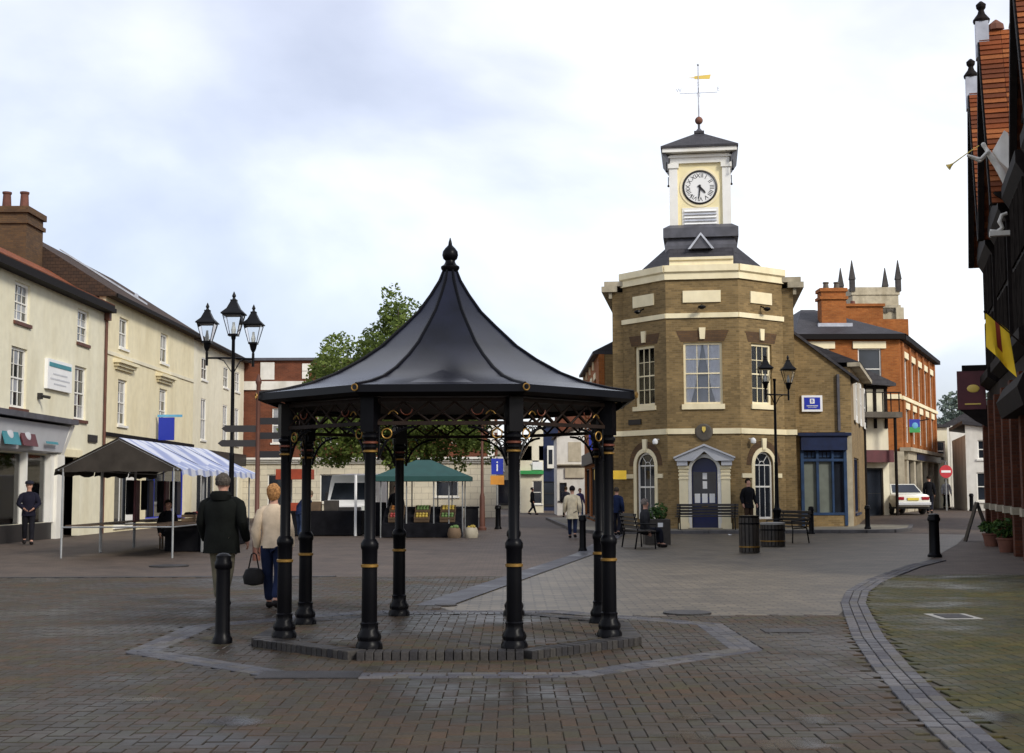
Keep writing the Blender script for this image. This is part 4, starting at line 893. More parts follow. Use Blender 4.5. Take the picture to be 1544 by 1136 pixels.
# third house
B3 = thing('pale_house', 'pale cream end house of the terrace with small upper windows', 'building', (LX, 63.92, 0), 90)
b3w = 12.0
xs = (1.6, 6.6, 9.6)
ops = [(x, x+1.2, 7.1, 8.2) for x in xs]+[(x, x+1.1, 4.1, 6.15) for x in xs]
wall(B3, 'cream_pale', 0, b3w, 0, 8.9, ops+[(1, 5, .3, 2.7), (6, 11, .3, 2.7)])
for (a0, a1, c0, c1) in ops: window(B3, a0, a1, c0, c1, 2, 2, net=.6, rec=.05, small=True)
window(B3, 1, 5, .3, 2.7, 3, 1, small=True, mid=False); window(B3, 6, 11, .3, 2.7, 3, 1, small=True, mid=False)
MB().box(.5, 11.5, -.3, .003, 2.95, 3.6).build('shop_fascia', 'sign_black', B3)
MB().side([(-.4, 8.89), (-.4, 9.02), (3.6, 11.1), (7.6, 9.02), (7.6, 8.89)], .01, b3w+.1).build('roof', 'tile_brown', B3)
MB().box(0, b3w, -.46, -.401, 8.85, 8.99).build('gutter', 'gutter', B3); MB().box(.02, b3w-.02, .8, 7, .02, 8.85).build('room_backing', 'room_dark', B3); MB().box(b3w-.26, b3w, .26, 7.2, 0, 8.88).build('end_wall', 'cream_pale', B3)
hb = thing('hanging_sign', 'plain blue rectangular sign hung under a light blue bar on cream wall', 'sign', (LX+.1, 57.2, 3.75))
MB().box(.05, .72, -.05, .05, 0, .98).build('board', 'sign_blue', hb); MB().box(0, 1.05, -.06, .06, 1.0, 1.1).build('bar', 'sky_blue', hb)
# ---- end of the square
EB = thing('end_building', 'red brick building with white quoins and white ground floor behind the tree', 'building', (LX-.6, 76.2, 0))
ew = 15.1
ops = [(2.2+2.6*k, 3.3+2.6*k, 4.3, 6.3) for k in range(5)]
wall(EB, 'brick_red', 0, ew, 3.4, 9.05, ops)
for (a0, a1, c0, c1) in ops: window(EB, a0, a1, c0, c1, 2, 2, small=True, net=.4)
wall(EB, 'ashlar', -.05, ew+.05, 0, 3.1, [(11.6, 12.9, 1.2, 2.1), (2, 3.2, .2, 2.5), (5, 6.6, .9, 2.5)], y=-.12, name='ground_floor_wall')
for (a0, a1, c0, c1) in [(11.6, 12.9, 1.2, 2.1), (2, 3.2, .2, 2.5), (5, 6.6, .9, 2.5)]: window(EB, a0, a1, c0, c1, 1, 1, y=-.12, small=True, mid=False)
b = MB(); cornice(b, -.05, ew+.05, 3.105, .35, .35, y=-.12); b.build('cornice', 'white', EB)
MB().box(-.05, ew+.05, -.12, .003, 7.35, 7.85).build('white_band', 'white_render', EB)
MB().box(-.1, ew+.1, -.18, .3, 9.051, 9.2).build('parapet_coping', 'lead', EB)
for x in (0, 3.9, 7.4, ew-.5):
    for k in range(12):
        wq = .55 if k % 2 else .38
        if 7.2 < 3.5+.45*k+.2 < 7.9: continue
        MB().box(x, x+wq, -.05, .002, 3.5+.45*k, 3.5+.45*k+.42).build('quoin', 'white', EB)
for x in (1.5, 5.4, 9, 12): MB().box(x, x+.8, -.06, .002, 7.95, 8.95).build('white_panel', 'white_render', EB)
MB().box(0, ew, .26, 6, 0, 9.04).build('room_backing', 'brick_red', EB)
# ---- side street houses
def house(name, label, X0, X1, Y, h0, h1, dep, m, roofm, wins=(), cat='house', rz=0):
    t = thing(name, label, cat, (X0, Y, 0), rz); w = X1-X0
    tp = lambda x: h0+(h1-h0)*x/w
    wall(t, m, 0, w, 0, min(h0, h1), [q[:4] for q in wins], top=tp)
    for q in wins: window(t, *q[:4], cols=1, rows=2, small=True, mid=q[3]-q[2] < 2, fm=q[4] if len(q) > 4 else 'white')
    MB().slab([(-.15, h0+.02-.15*(h1-h0)/w), (w+.15, h1+.02+.15*(h1-h0)/w), (w+.15, h1+.2+.15*(h1-h0)/w), (-.15, h0+.2-.15*(h1-h0)/w)], -.2, dep).build('roof', roofm, t)
    MB().box(.01, w-.01, .27, dep, 0, min(h0, h1)-.02).build('body', m, t)
    return t
h = house('cream_house', 'cream rendered house with a steep roofline at the street corner', .55, 2.15, 92, 3.6, 6.5, 7, 'cream_pale', 'tile_brown', [(.8, 1.3, 3.4, 4.6), (.85, 1.5, .6, 2.2)])
MB().box(0, 1.6, -.3, .0, 2.65, 2.9).build('shop_board', 'sign_green', h); MB().box(.85, 1.55, -.12, .0, 2.95, 3.5).build('white_sign', 'sign_white', h)
h = house('white_cottage', 'white rendered gable cottage with brown panel at the street corner', 2.75, 4.5, 82, 4.85, 5.5, 6, 'white_render', 'tile_brown', [(.15, .6, .9, 2.0, 'sign_black')])
MB().box(.7, 1.5, -.03, .002, 3.3, 4.5).build('stain_panel', 'panel_buff', h); b = MB(); cornice(b, 0, 1.75, 2.95, .18, .25, ret=False); b.build('fascia', 'stone', h); MB().box(.5, 1.7, -.12, .002, 2.3, 2.9).build('shop_board', 'panel_buff', h)
h = house('blue_shop', 'dark blue fronted shop with white oriel window down the side street', 2.2, 3.5, 101, 6.4, 6.4, 6, 'shop_blue', 'slate', [(.1, 1.1, .4, 2.2, 'sign_black')])
MB().box(.45, .95, -.3, .002, 3.2, 4.9).build('oriel', 'white', h); MB().box(.55, .85, -.31, -.301, 3.5, 4.6).build('oriel_pane', 'glass_dark', h)
h = house('brick_house', 'tall red brick house over the rooftops of the side street', 3.55, 8.5, 103, 8.4, 8.4, 8, 'brick_red', 'slate', [(1.0, 1.9, 4.3, 6.0), (3, 3.9, 4.3, 6)])
h = house('far_shop', 'grey shop closing the far end of the side street', -2.5, 2.15, 112, 5.0, 5.0, 6, 'stone', 'slate', [(.6, 2.2, .4, 2.4, 'sign_black'), (2.9, 4.2, .4, 2.4, 'sign_black'), (1, 1.8, 3.2, 4.4), (3, 3.8, 3.2, 4.4)], 'shop')

# ================================================================== RIGHT-HAND STREET
z0 = .35
h = house('white_house', 'white rendered house with pitched roof on the right-hand street', 23.9, 27.5, 70, 4.9, 4.4, 9, 'white_render', 'slate', [(.5, 1.3, .9, 2.4), (.6, 1.2, 3.1, 4.1)], rz=0)
h.rotation_euler.z = R(-14)
h2 = thing('terrace_row', 'row of pale houses receding down the right-hand street', 'building', (31.5, 101, 0), -103)
wall(h2, 'white_render', 0, 16, 0, 5.6, [(1+3*k, 2+3*k, 3.3, 4.7) for k in range(5)]+[(1+3*k, 2.2+3*k, .9, 2.4) for k in range(5)])
for k in range(5): window(h2, 1+3*k, 2+3*k, 3.3, 4.7, 1, 2, small=True); window(h2, 1+3*k, 2.2+3*k, .9, 2.4, 1, 2, small=True)
MB().side([(-.3, 5.6), (3.5, 7.6), (7, 5.6)], 0, 16).build('roof', 'slate', h2); MB().box(0, 16, .27, 6.5, 0, 5.58).build('body', 'white_render', h2)
h3 = house('cream_end_house', 'cream house wall just beyond the orange brick building', 25.2, 26.1, 79.6, 5.2, 5.2, 6, 'cream', 'slate', [(.15, .75, 3.2, 4.4)])
h4 = house('street_end_house', 'dim house closing the far end of the right-hand street', 27.5, 36, 118, 5.5, 5.5, 6, 'stone', 'slate', [(1, 2, 3, 4.3), (4, 5, 3, 4.3)])
# low dark-roofed building beside the pub
h5 = house('low_annexe', 'low brown annexe with tiled roof between pub and white house', 19.4, 24.0, 47.5, 4.2, 4.9, 5, 'stone_dark', 'tile_brown', [(1, 2, .9, 2.2)])

mat('glass_bay', (.02, .017, .015), .7, var=.4, spec=.0)
# ================================================================== HALF-TIMBERED HOTEL ON THE RIGHT
HX, HY = 15.04, 40.13
HT = thing('timbered_hotel', 'tall dark half-timbered hotel with steep red tiled gables', 'hotel', (HX, HY, 0), -106)
Hlen = 20
wall(HT, 'brick_pub', 0, Hlen, 0, 4.05, [(1.2+4.8*k, 3.6+4.8*k, .9, 3.2) for k in range(4)], y=-.5)
for k in range(4): window(HT, 1.2+4.8*k, 3.6+4.8*k, .9, 3.2, 3, 2, y=-.5, small=True, fm='timber_black')
wall(HT, 'brick_pub', 0, Hlen, 4.1, 8.8, [], y=.2, name='upper_wall')
MB().box(0, Hlen, -.60, .2, 4.055, 4.45).build('jetty_beam', 'timber_black', HT)
MB().box(0, .3, .45, 9, 0, 9.4).build('end_wall', 'brick_pub', HT); MB().box(0, Hlen, 9, 9.3, 0, 9.4).build('back_wall', 'brick_pub', HT)
MB().side([(-.1, 8.85), (4.6, 12.6), (9.4, 8.85)], 0, Hlen).build('main_roof', 'tile_brown', HT)
for k in range(4):
    xc = 2.45+4.8*k; x0, x1 = xc-1.75, xc+1.75; sb_ = .42 if k > 1 else 0      # the nearer gables stand further back
    # first floor bay
    bay = MB().box(x0, x1, -.62, .2, 4.46, 8.35).build('bay', 'timber_black', HT)
    for z in (5.0, 6.6): MB().box(x1+.001, x1+.03, -.50, .02, z, z+1.45).build('bay_side_window', 'white', bay); MB().box(x1+.031, x1+.04, -.45, -.03, z+.06, z+1.39).build('bay_pane', 'glass_bay', bay)
    for j in range(3):
        for z in (5.0, 6.6): MB().box(x0+.15+1.1*j, x0+1.1+1.1*j, -.66, -.621, z, z+1.45).build('bay_window', 'glass_bay', bay)
    MB().side([(-.62, 8.0), (-.8, 8.3), (-.8, 8.55), (.2, 8.55), (.2, 8.0)], x0-.08, x1+.08).build('bay_cornice', 'timber_black', HT)
    MB().side([(-.62, 4.46), (-.85, 4.62), (-.85, 4.85), (-.62, 4.95)], x0-.05, x1+.05).build('bay_sill', 'timber_black', HT)
    # gabled top storey
    g = MB().slab([(xc-2.2, 8.56), (xc+2.2, 8.56), (xc, 13.0)], -.7+sb_, 4.4).build('gable', 'panel_buff', HT)
    for s in (-1, 1): MB().slab([(xc+s*2.42, 8.30), (xc+s*2.20, 8.30), (xc, 12.9), (xc, 13.35)], -1.02+sb_, -.86+sb_).build('bargeboard', 'timber_black', HT)
    for x in (-1.6, -.95, -.3, .3, .95, 1.6): zt = 13.0-abs(x)*4.44/2.2-.1; MB().box(xc+x-.1, xc+x+.1, -.76+sb_, -.701+sb_, 8.6, zt).build('timber_stud', 'timber_black', g)
    for z in (8.6, 9.9, 11.2): ww = (13.0-z)*2.2/4.44-.25; MB().box(xc-ww, xc+ww, -.78+sb_, -.702+sb_, z, z+.2).build('timber_rail', 'timber_black', g)
    # tiled slopes with real courses
    for s in (-1, 1):
        nrow = 34; b = MB(); slope = Vector((s*2.45, 0, -5.0)); nrm = Vector((s*5.0, 0, 2.45)).normalized()
        for j in range(nrow):
            p = Vector((xc, 0, 13.32))+slope*(j/nrow); q_ = Vector((xc, 0, 13.32))+slope*((j+1.12)/nrow)
            nt_ = 10 if s > 0 else 1
            for i in range(nt_):
                ya, yb = -.98+sb_+5.4*i/nt_, -.98+sb_+5.4*(i+1)/nt_-(.008 if nt_ > 1 else 0); dq = nrm*(.035+random.uniform(0, .012)); dp = nrm*.004
                b.poly([tuple(p+dp+Vector((0, ya, 0))), tuple(p+dp+Vector((0, yb, 0))), tuple(q_+dq+Vector((0, yb, 0))), tuple(q_+dq+Vector((0, ya, 0)))])
                b.poly([tuple(q_+dq+Vector((0, ya, 0))), tuple(q_+dq+Vector((0, yb, 0))), tuple(q_+Vector((0, yb, 0))), tuple(q_+Vector((0, ya, 0)))])
        me = bpy.data.meshes.new('roof_tiles'); me.from_pydata(b.v, [], b.f); stuff(obj('roof_tiles', me, 'roof_tiles', HT))
    for j in range(7): MB().lathe_at((xc, -.55+sb_+.5*j, 13.34), [(.02, .26), (.15, .14), (.17, 0)], 8, (.7, 1.2, 1)).build('ridge_tile', 'terracotta', HT)
    fi = MB().box(xc-.17, xc+.17, -1.06+sb_, -.74+sb_, 12.6, 13.55).build('finial_block', 'lead_light', HT); MB().lathe([(.20, 13.55), (.22, 13.62), (.10, 13.78), (.07, 13.88), (.12, 13.95), (.13, 14.03), (.03, 14.12)], 10, (xc, -.9+sb_)).build('finial', 'timber_black', fi)
for k in range(9):
    x = .2+2.4*k; MB().box(x, x+.5, -.78, -.5, 0, 4.04).build('brick_pier', 'brick_pub', HT); MB().box(x-.04, x+.54, -.82, -.5, .95, 1.12).build('pier_band', 'stone', HT)
# porch hood nearer the camera
MB().side([(-1.15, 3.45), (-1.0, 3.75), (-.7, 4.0), (-.55, 4.0), (-.55, 3.1), (-1.05, 3.1)], 11.2, 16.5).build('porch_hood', 'timber_black', HT)
hsn = thing('inn_sign', 'dark red boxed inn sign with gold crest hung from the hotel', 'sign', (14.05, 39.4, 3.9), -16)
MB().box(-.75, .05, -.08, .08, 0, 1.15).build('board', 'sign_maroon', hsn); MB().box(-.6, .1, -.1, .1, 1.151, 1.32).build('cap', 'timber_black', hsn); MB().ball((-.3, -.08, .62), .15, sc=(1.2, .2, .8)).build('crest', 'gold_paint', hsn); MB().box(-.55, -.1, -.10, -.081, .14, .18).build('gold_line', 'gold_paint', hsn)
MB().slab([(-.70, -.001), (.1, -.001), (.1, -.55), (-.25, -.35)], -.06, .06).build('lower_bracket', 'timber_black', hsn)

# ================================================================== TREES AND PLANTS
def leaf_cloud(name, clumps, n, size, m, parent, seed=1):
    rnd = random.Random(seed); V = []; Fc = []; tot = sum(c[3]*c[4]*c[5] for c in clumps)
    for (cx, cy, cz, rx, ry, rz) in clumps:
        k = int(n*rx*ry*rz/tot)
        for _ in range(k):
            while True:
                d = Vector((rnd.uniform(-1, 1), rnd.uniform(-1, 1), rnd.uniform(-1, 1)))
                if .25 < d.length < 1 and rnd.random() < d.length**1.5+.12: break
            c = Vector((cx+d.x*rx, cy+d.y*ry, cz+d.z*rz)); u = Vector((rnd.gauss(0, 1), rnd.gauss(0, 1), rnd.gauss(0, .7))).normalized()
            w = u.cross(Vector((rnd.gauss(0, 1), rnd.gauss(0, 1), rnd.gauss(0, 1)))).normalized(); s = size*rnd.uniform(.6, 1.3)
            i = len(V); V += [tuple(c-u*s), tuple(c+w*s*.5), tuple(c+u*s), tuple(c-w*s*.5)]; Fc.append([i, i+1, i+2, i+3])
    me = bpy.data.meshes.new(name); me.from_pydata(V, [], Fc); me.update(); return obj(name, me, m, parent)
def tree(label, loc, trunk_h, r, limbs, clumps, n, size, m='crown_leaf', seed=1, name='tree'):
    t = thing(name, label, 'tree', loc)
    b = MB(); b.tube([(0, 0, -.05), (.03, 0, trunk_h*.5), (0, .03, trunk_h)], [r*1.25, r, r*.8], 10)
    for (x, y, z) in limbs: b.tube([(0, .02, trunk_h*.85), (x*.45, y*.45, trunk_h+(z-trunk_h)*.55), (x, y, z)], [r*.55, r*.35, r*.08], 7)
    b.build('trunk', 'bark', t, smooth=True); leaf_cloud('crown', clumps, n, size, m, t, seed); return t
rt = random.Random(5)
cl = []
for (x, y, z, s) in [(-2.2, 0, 5.2, 1.5), (-2.6, .3, 6.8, 1.25), (-1.9, -.2, 7.6, 1.05), (-1.0, 0, 6.6, 1.5), (-.6, .3, 8.0, 1.2), (.1, 0, 9.1, .95), (.3, 0, 8.2, 1.2), (.15, 0, 10.0, .45), (-.15, .1, 9.7, .5), (.9, .2, 6.8, 1.4),
                     (2.0, 0, 5.4, 1.4), (0, 0, 5.0, 1.8), (3.2, 0, 4.3, 1.1), (-3.3, 0, 4.1, 1.0), (-4.2, 0, 3.6, .8), (-3.4, 0, 5.6, .9), (-.4, 0, 4.0, 1.4), (.6, 0, 3.3, 1.0), (-1.4, 0, 3.6, 1.2), (1.3, 0, 3.6, 1.2), (3.9, .3, 3.4, .7), (2.6, 0, 3.3, .9), (-2.5, .2, 3.2, .9), (1.6, -.3, 4.4, 1.3), (2.9, -.2, 3.9, 1.0), (-2.2, -.3, 4.2, 1.2), (-3.6, -.2, 3.3, .8), (.4, -.4, 3.9, 1.2), (3.6, .1, 4.4, .8)]:
    for _ in range(5): q = s*.62; cl.append((x+rt.uniform(-q, q), y+rt.uniform(-1.5, 1.5), z+rt.uniform(-q, q), s*rt.uniform(.42, .72), s*rt.uniform(.45, .7), s*rt.uniform(.35, .62)))
for _ in range(46):
    c_ = rt.choice(cl); a_ = rt.uniform(0, 6.28); cl.append((c_[0]+c_[3]*1.25*math.cos(a_), c_[1], c_[2]+c_[5]*1.3*math.sin(a_), rt.uniform(.14, .28), .25, rt.uniform(.14, .35)))
tree('leafy green street tree rising behind the bandstand roof', (-5.2, 58, 0), 3.0, .2, [(-2.2, .2, 6.5), (-.8, 0, 8.0), (.2, .1, 9.6), (1.6, 0, 6.5), (3.0, 0, 4.6), (-3, 0, 4.4)], cl, 37000, .105, seed=3)
cl = [(rt.uniform(-2.6, 2.6), rt.uniform(-2, 2), rt.uniform(4, 8.8), rt.uniform(.8, 1.5), 1.2, rt.uniform(.7, 1.3)) for _ in range(22)]
tree('hazy grey-green tree at the far end of the right-hand street', (38.3, 112, 0), 4, .25, [(-2, 0, 7), (1.5, 0, 8), (0, 0, 8.5)], cl, 5000, .22, 'haze_leaf', seed=4)
def potted(label, loc, h, seed, wood=True, group=None):
    t = thing('potted_plant', label, 'plant', loc, group=group)
    MB().lathe([(.16, 0), (.22, .30), (.24, .31), (.24, .35), (.20, .35), (.19, .28)], 14).build('pot', 'terracotta', t, smooth=True); MB().lathe([(.19, .275), (.01, .29)], 14).build('soil', 'soil', t)
    leaf_cloud('foliage', [(0, 0, .35+h*.5, .32, .3, h*.5), (.12, 0, .35+h*.35, .25, .25, h*.3)], 420, .06, 'plant_leaf', t, seed); return t
potted('leafy plant in a clay pot by the hotel wall', (12.05, 32.6, 0), .5, 11); potted('smaller yellow-green potted plant beside the advertising board', (12.9, 36.0, 0), .32, 12)

# ================================================================== LANTERNS, POSTS, BOLLARDS
def lantern(parent, x, y, z, s=1.0):
    F = Matrix.Translation((x, y, z)) @ Matrix.Scale(s, 4); q = lambda r: [(-r, -r), (r, -r), (r, r), (-r, r)]
    b = MB(F); b.prism(q(.12), 0, .05)
    for sx in (-1, 1):
        for sy in (-1, 1): b.tube([(sx*.115, sy*.115, .05), (sx*.225, sy*.225, .50)], .012, 4)
    b.prism(q(.235), .50, .53)
    l = b.build('lantern', 'black_iron', parent)
    for k in range(4):
        G = F @ Matrix.Rotation(R(90*k), 4, 'Z'); MB(G).poly([(-.108, -.112, .05), (.108, -.112, .05), (.215, -.218, .50), (-.215, -.218, .50)]).build('pane', 'glass_clear', l)
    MB(F).lathe([(.05, .06), (.06, .16), (.035, .26), (.03, .34)], 10).build('mantle', 'lamp_glass', l)
    MB(F).prism(q(.27), .531, .56, q(.27)).prism(q(.265), .561, .68, q(.15)).prism(q(.15), .681, .86, q(.07)).prism(q(.075), .861, .90).lathe([(.05, .901), (.03, .95), (.05, .98), (.05, 1.0), (.008, 1.10)], 8).build('lantern_roof', 'black_iron_worn', l)
    return l
def lamp_post(label, loc, top, arms, centre=True, rz=0):
    t = thing('street_lamp', label, 'street lamp', loc, rz)
    MB().lathe([(.17, -.02), (.17, .12), (.14, .16), (.13, .75), (.15, .80), (.15, .86), (.09, .92), (.075, 1.1), (.06, 2.4), (.065, 2.45), (.05, 2.5), (.042, top-.1), (.06, top-.05), (.06, top)], 14).build('post', 'black_iron', t, smooth=True)
    for (dx, dy) in arms:
        b = MB(); b.tube([(0, 0, top-.55), (dx, dy, top-.55)], .025, 8).tube([(0, 0, top-.95), (dx*.35, dy*.35, top-.62), (dx*.6, dy*.6, top-.56)], .014, 6).tube([(dx, dy, top-.74), (dx, dy, top-.40)], .035, 8).lathe([(.02, top-.40), (.07, top-.30), (.10, top-.17)], 10, (dx, dy))
        a_ = b.build('arm', 'black_iron', t); lantern(t, dx, dy, top-.17, .92)
    if centre: lantern(t, 0, 0, top, 1.02)
    return t
lamp_post('black lamp post carrying a cluster of three lanterns', (-6.97, 33, 0), 5.42, [(-.66, 0), (.43, .35)])
lamp_post('black lamp post with twin lanterns before the clock building', (9.05, 45.6, 0), 5.35, [(-.36, -.25), (.52, .2)], centre=False)
t = thing('lamp_column', 'plain slim lamp column beside the white ground floor wall', 'street lamp', (-1.18, 52, 0))
MB().lathe([(.16, -.02), (.16, .1), (.11, .15), (.10, 1.3), (.06, 1.45), (.045, 4.9)], 12).build('post', 'pipe_red', t, smooth=True); MB().lathe([(.05, 4.9), (.16, 4.96), (.2, 5.2), (.05, 5.35)], 12).build('lamp_head', 'black_iron', t)
def bollard(label, loc, h=.92, r=.085, group=None):
    t = thing('bollard', label, 'bollard', loc, group=group); k = h/.92
    MB().lathe([(r*1.35, -.01), (r*1.35, .05), (r*1.12, .08), (r, .12), (r*.94, .70*k), (r*.98, .76*k)], 16).build('shaft', 'black_iron', t, smooth=True)
    MB().lathe([(r*.98, .76*k), (r*1.2, .78*k), (r*1.2, .83*k), (r*1.02, .86*k), (r*1.02, .90*k), (r*.6, .925*k), (r*.1, .93*k)], 16).build('cap', 'black_iron', t, smooth=True); return t
bollard('black iron bollard beside the bandstand, in front of the man in dark coat', (-2.94, 13.6, .015), .90, .075)
bollard('black bollard at the lane edge next to the cream coat walker', (1.77, 33.7, 0), .92)
bollard('thick black bollard on the pavement by the curved sett strip', (9.6, 30.4, 0), .98, .12)
g_ = 'bollards along the kerb by the clock building'
bollard('black bollard near the left-hand bench by the arched window', (3.75, 46.0, 0), .95, .1)
bollard('black bollard on the pavement in front of the blue shopfront', (10.35, 46.2, 0), .95, .09)
bollard('black bollard at the pavement corner by the stone pier', (12.75, 47.9, .115), .85, .09)
bollard('small far bollard in the right-hand street', (23.6, 68.5, .4), .9, .1)
bollard('black bollard under the blue information sign', (-.58, 53.5, 0), .95, .11)
t = thing('finger_post', 'dark finger post with four direction boards beside the market stall', 'signpost', (-5.75, 30, 0))
MB().lathe([(.09, -.02), (.09, .9), (.055, 1.0), (.05, 3.95), (.07, 4.0), (.07, 4.05), (.01, 4.2)], 12).build('post', 'pipe_red', t, smooth=True)
for (z, d, l, nm) in ((2.88, -1, .72, 0), (2.55, -1, .80, 0), (2.72, 1, .55, 0), (2.30, 1, .50, 0), (3.05, 1, .65, 0)):
    F = TR(0, 0, 0, -8*d); MB(F).slab([(d*.05, z), (d*l, z), (d*(l+.09), z+.075), (d*l, z+.15), (d*.05, z+.15)], -.02, .02).build('direction_board', 'sign_black', t)
t = thing('information_sign', 'blue information sign with orange plate on a grey pole', 'sign', (-.62, 54.6, 0))
MB().tube([(0, 0, 0), (0, 0, 2.9)], .04, 8).build('pole', 'steel', t); s_ = MB().box(-.24, .24, -.06, -.03, 2.2, 2.85).build('panel', 'sign_blue', t); text('i', .62, TR(0, -.068, 2.52), 'sign_white', s_, 'sign_letter'); MB().box(-.28, .28, -.06, -.03, 1.78, 2.15).build('orange_plate', 'sign_orange', t)
t = thing('no_entry_sign', 'round red no entry sign with white bar on a pole', 'sign', (22.8, 70, .4))
MB().tube([(0, 0, 0), (0, 0, 2.55)], .04, 8).build('pole', 'steel', t); FK = Matrix.Translation((0, -.06, 2.05)) @ Matrix.Rotation(R(90), 4, 'X'); s_ = MB(FK).lathe([(.34, 0), (.34, .03)], 28).build('disc', 'sign_red', t); MB().box(-.25, .25, -.10, -.091, 1.99, 2.11).build('bar', 'sign_white', s_)
t = thing('blue_wall_sign', 'small blue sign projecting from the side street corner', 'sign', (3.62, 51.9, 3.1)); MB().box(-.62, -.05, -.03, .03, 0, .75).build('board', 'sign_blue', t); MB().box(-.05, .1, -.02, .02, .6, .66).build('arm', 'gutter', t)
t = thing('yellow_plate', 'small yellow plate projecting beside the arched window', 'sign', (3.9, 50.4, 1.95)); MB().box(-.1, .42, -.03, .03, 0, .33).build('board', 'sign_yellow', t)
t = thing('litter_bin', 'black square bin standing by the slim lamp column', 'bin', (-1.62, 52.6, 0)); MB().box(-.27, .27, -.27, .27, 0, .85).build('body', 'black_iron_worn', t, bevel=.03); MB().box(-.31, .31, -.31, .31, .851, .92).build('lid', 'black_iron', t, bevel=.02)

def bench(label, loc, rz, L_=1.8, group=None):
    t = thing('park_bench', label, 'bench', loc, rz, group)
    for s in (-1, 1):
        x = s*(L_/2-.12)
        MB().tube([(x, -.28, 0), (x, -.26, .42), (x, .18, .44), (x, .30, .92)], .022, 6).tube([(x, .20, .44), (x, .27, 0)], .022, 6).tube([(x, -.27, .42), (x, -.30, .64), (x, .22, .66)], .018, 6).build('end_frame', 'black_iron', t)
    sl = MB().box(-L_/2, L_/2, -.04, .04, -.016, .016).mesh('seat_slat'); sl.materials.append(MATS['bench_wood'])
    for k in range(5): o = obj('seat_slat', sl, None, t); o.location = (0, -.22+.095*k, .475)
    for k in range(4): o = obj('back_slat', sl, None, t); o.location = (0, .20+.028*k, .57+.105*k); o.rotation_euler.x = R(105)
    return t
bench('long dark slatted bench in front of the navy door', (6.95, 47.75, .115), 180, 2.2)
bench('dark slatted bench end-on by the left arched window', (3.35, 35.6, 0), 100, 1.6)
bench('dark slatted bench end-on beside the twin lantern post', (8.05, 39.0, 0), -70, 1.6)
def barrel(label, loc, r, h, lidm, name='litter_bin', cat='bin'):
    t = thing(name, label, cat, loc)
    MB().lathe([(r*.9, .03), (r*.9, h)], 20).build('liner', 'black_iron_worn', t)
    st = MB().box(-.036, .036, -.012, .012, .02, h).mesh('stave'); st.materials.append(MATS['bench_wood'])
    n = int(2*math.pi*r/.088)
    for k in range(n): a_ = 2*math.pi*k/n; o = obj('stave', st, None, t); o.location = (r*math.cos(a_), r*math.sin(a_), 0); o.rotation_euler.z = a_+math.pi/2
    for z in (.14, h-.16): MB().lathe([(r+.013, z), (r+.024, z+.005), (r+.024, z+.035), (r+.013, z+.04)], 24).build('hoop', 'gold' if z < .3 else 'black_iron', t)
    MB().lathe([(r*1.06, h), (r*1.06, h+.05), (r*.7, h+.06)], 24).build('rim', lidm, t); return t
barrel('round dark slatted litter bin with a thin gold hoop', (5.78, 32.6, 0), .235, .86, 'black_iron')
t = barrel('low round slatted planter tub with pale rim behind the litter bin', (7.05, 36.2, 0), .32, .60, 'concrete', 'planter', 'planter'); MB().lathe([(.28, .58), (.02, .60)], 16).build('soil', 'soil', t)
t = thing('planter_box', 'square dark planter box with shrub and white notice', 'planter', (4.1, 38.0, 0))
MB().box(-.36, .36, -.36, .36, 0, .72).build('box', 'bench_wood', t, bevel=.02); leaf_cloud('shrub', [(-.1, 0, .86, .26, .28, .2), (.12, 0, .95, .2, .25, .28)], 330, .06, 'plant_leaf', t, 21); MB().box(-.0, .14, -.375, -.362, .5, .62).build('notice', 'sign_white', t)
t = thing('litter_scrap', 'scrap of white paper lying on the setts before the kerb', 'litter', (7.42, 45.4, .008), 20); MB().poly([(-.1, -.06, .0), (.1, -.05, .02), (.11, .06, .005), (-.08, .07, .03)]).build('paper', 'paper', t)
t = thing('advertising_board', 'black folding advertising board leaning open outside the hotel', 'sign', (13.35, 39.4, 0), -12)
for s in (-1, 1): MB().slab([(-.02, 0), (.02, 0), (s*-.36+.02, 1.15), (s*-.36-.02, 1.15)][::1], -.30, .30).build('leg_panel', 'sign_black', t) if s < 0 else MB().slab([(.74, 0), (.70, 0), (.34, 1.15), (.38, 1.15)], -.30, .30).build('leg_panel', 'sign_black', t)

# iron covers in the paving
def cover(label, px, py, w, d, m='cover_iron', rnd=True, frame=False):
    Y = 3100/(py-740); X = (px-772)/2000*Y; t = thing('drain_cover', label, 'drain cover', (X, Y, .0))
    if rnd: MB().lathe([(w/2, 0), (w/2, .027), (w/2-.02, .030)], 24, sq=1).build('plate', m, t)
    else: MB().box(-w/2, w/2, -d/2, d/2, 0, .028).build('plate', m, t)
    if frame: MB().box(-w/2-.09, w/2+.09, -d/2-.09, d/2+.09, 0, .022).build('frame', 'concrete', t)
cover('round iron manhole cover in the lane right of the bandstand', 1032, 925, .60, .6); cover('narrow rectangular iron drain grate near the curved sett strip', 1180, 953, .52, .35, rnd=False)
cover('small square iron cover in a pale concrete frame', 1428, 932, .32, .5, rnd=False, frame=True); cover('rectangular brown cover set in the sett octagon', 470, 1016, .85, .42, rnd=False)
cover('dark round cover in the paving near the market stall', 258, 852, .8, .8); cover('small dark drain at the lane edging behind the bandstand', 672, 912, .3, .3)

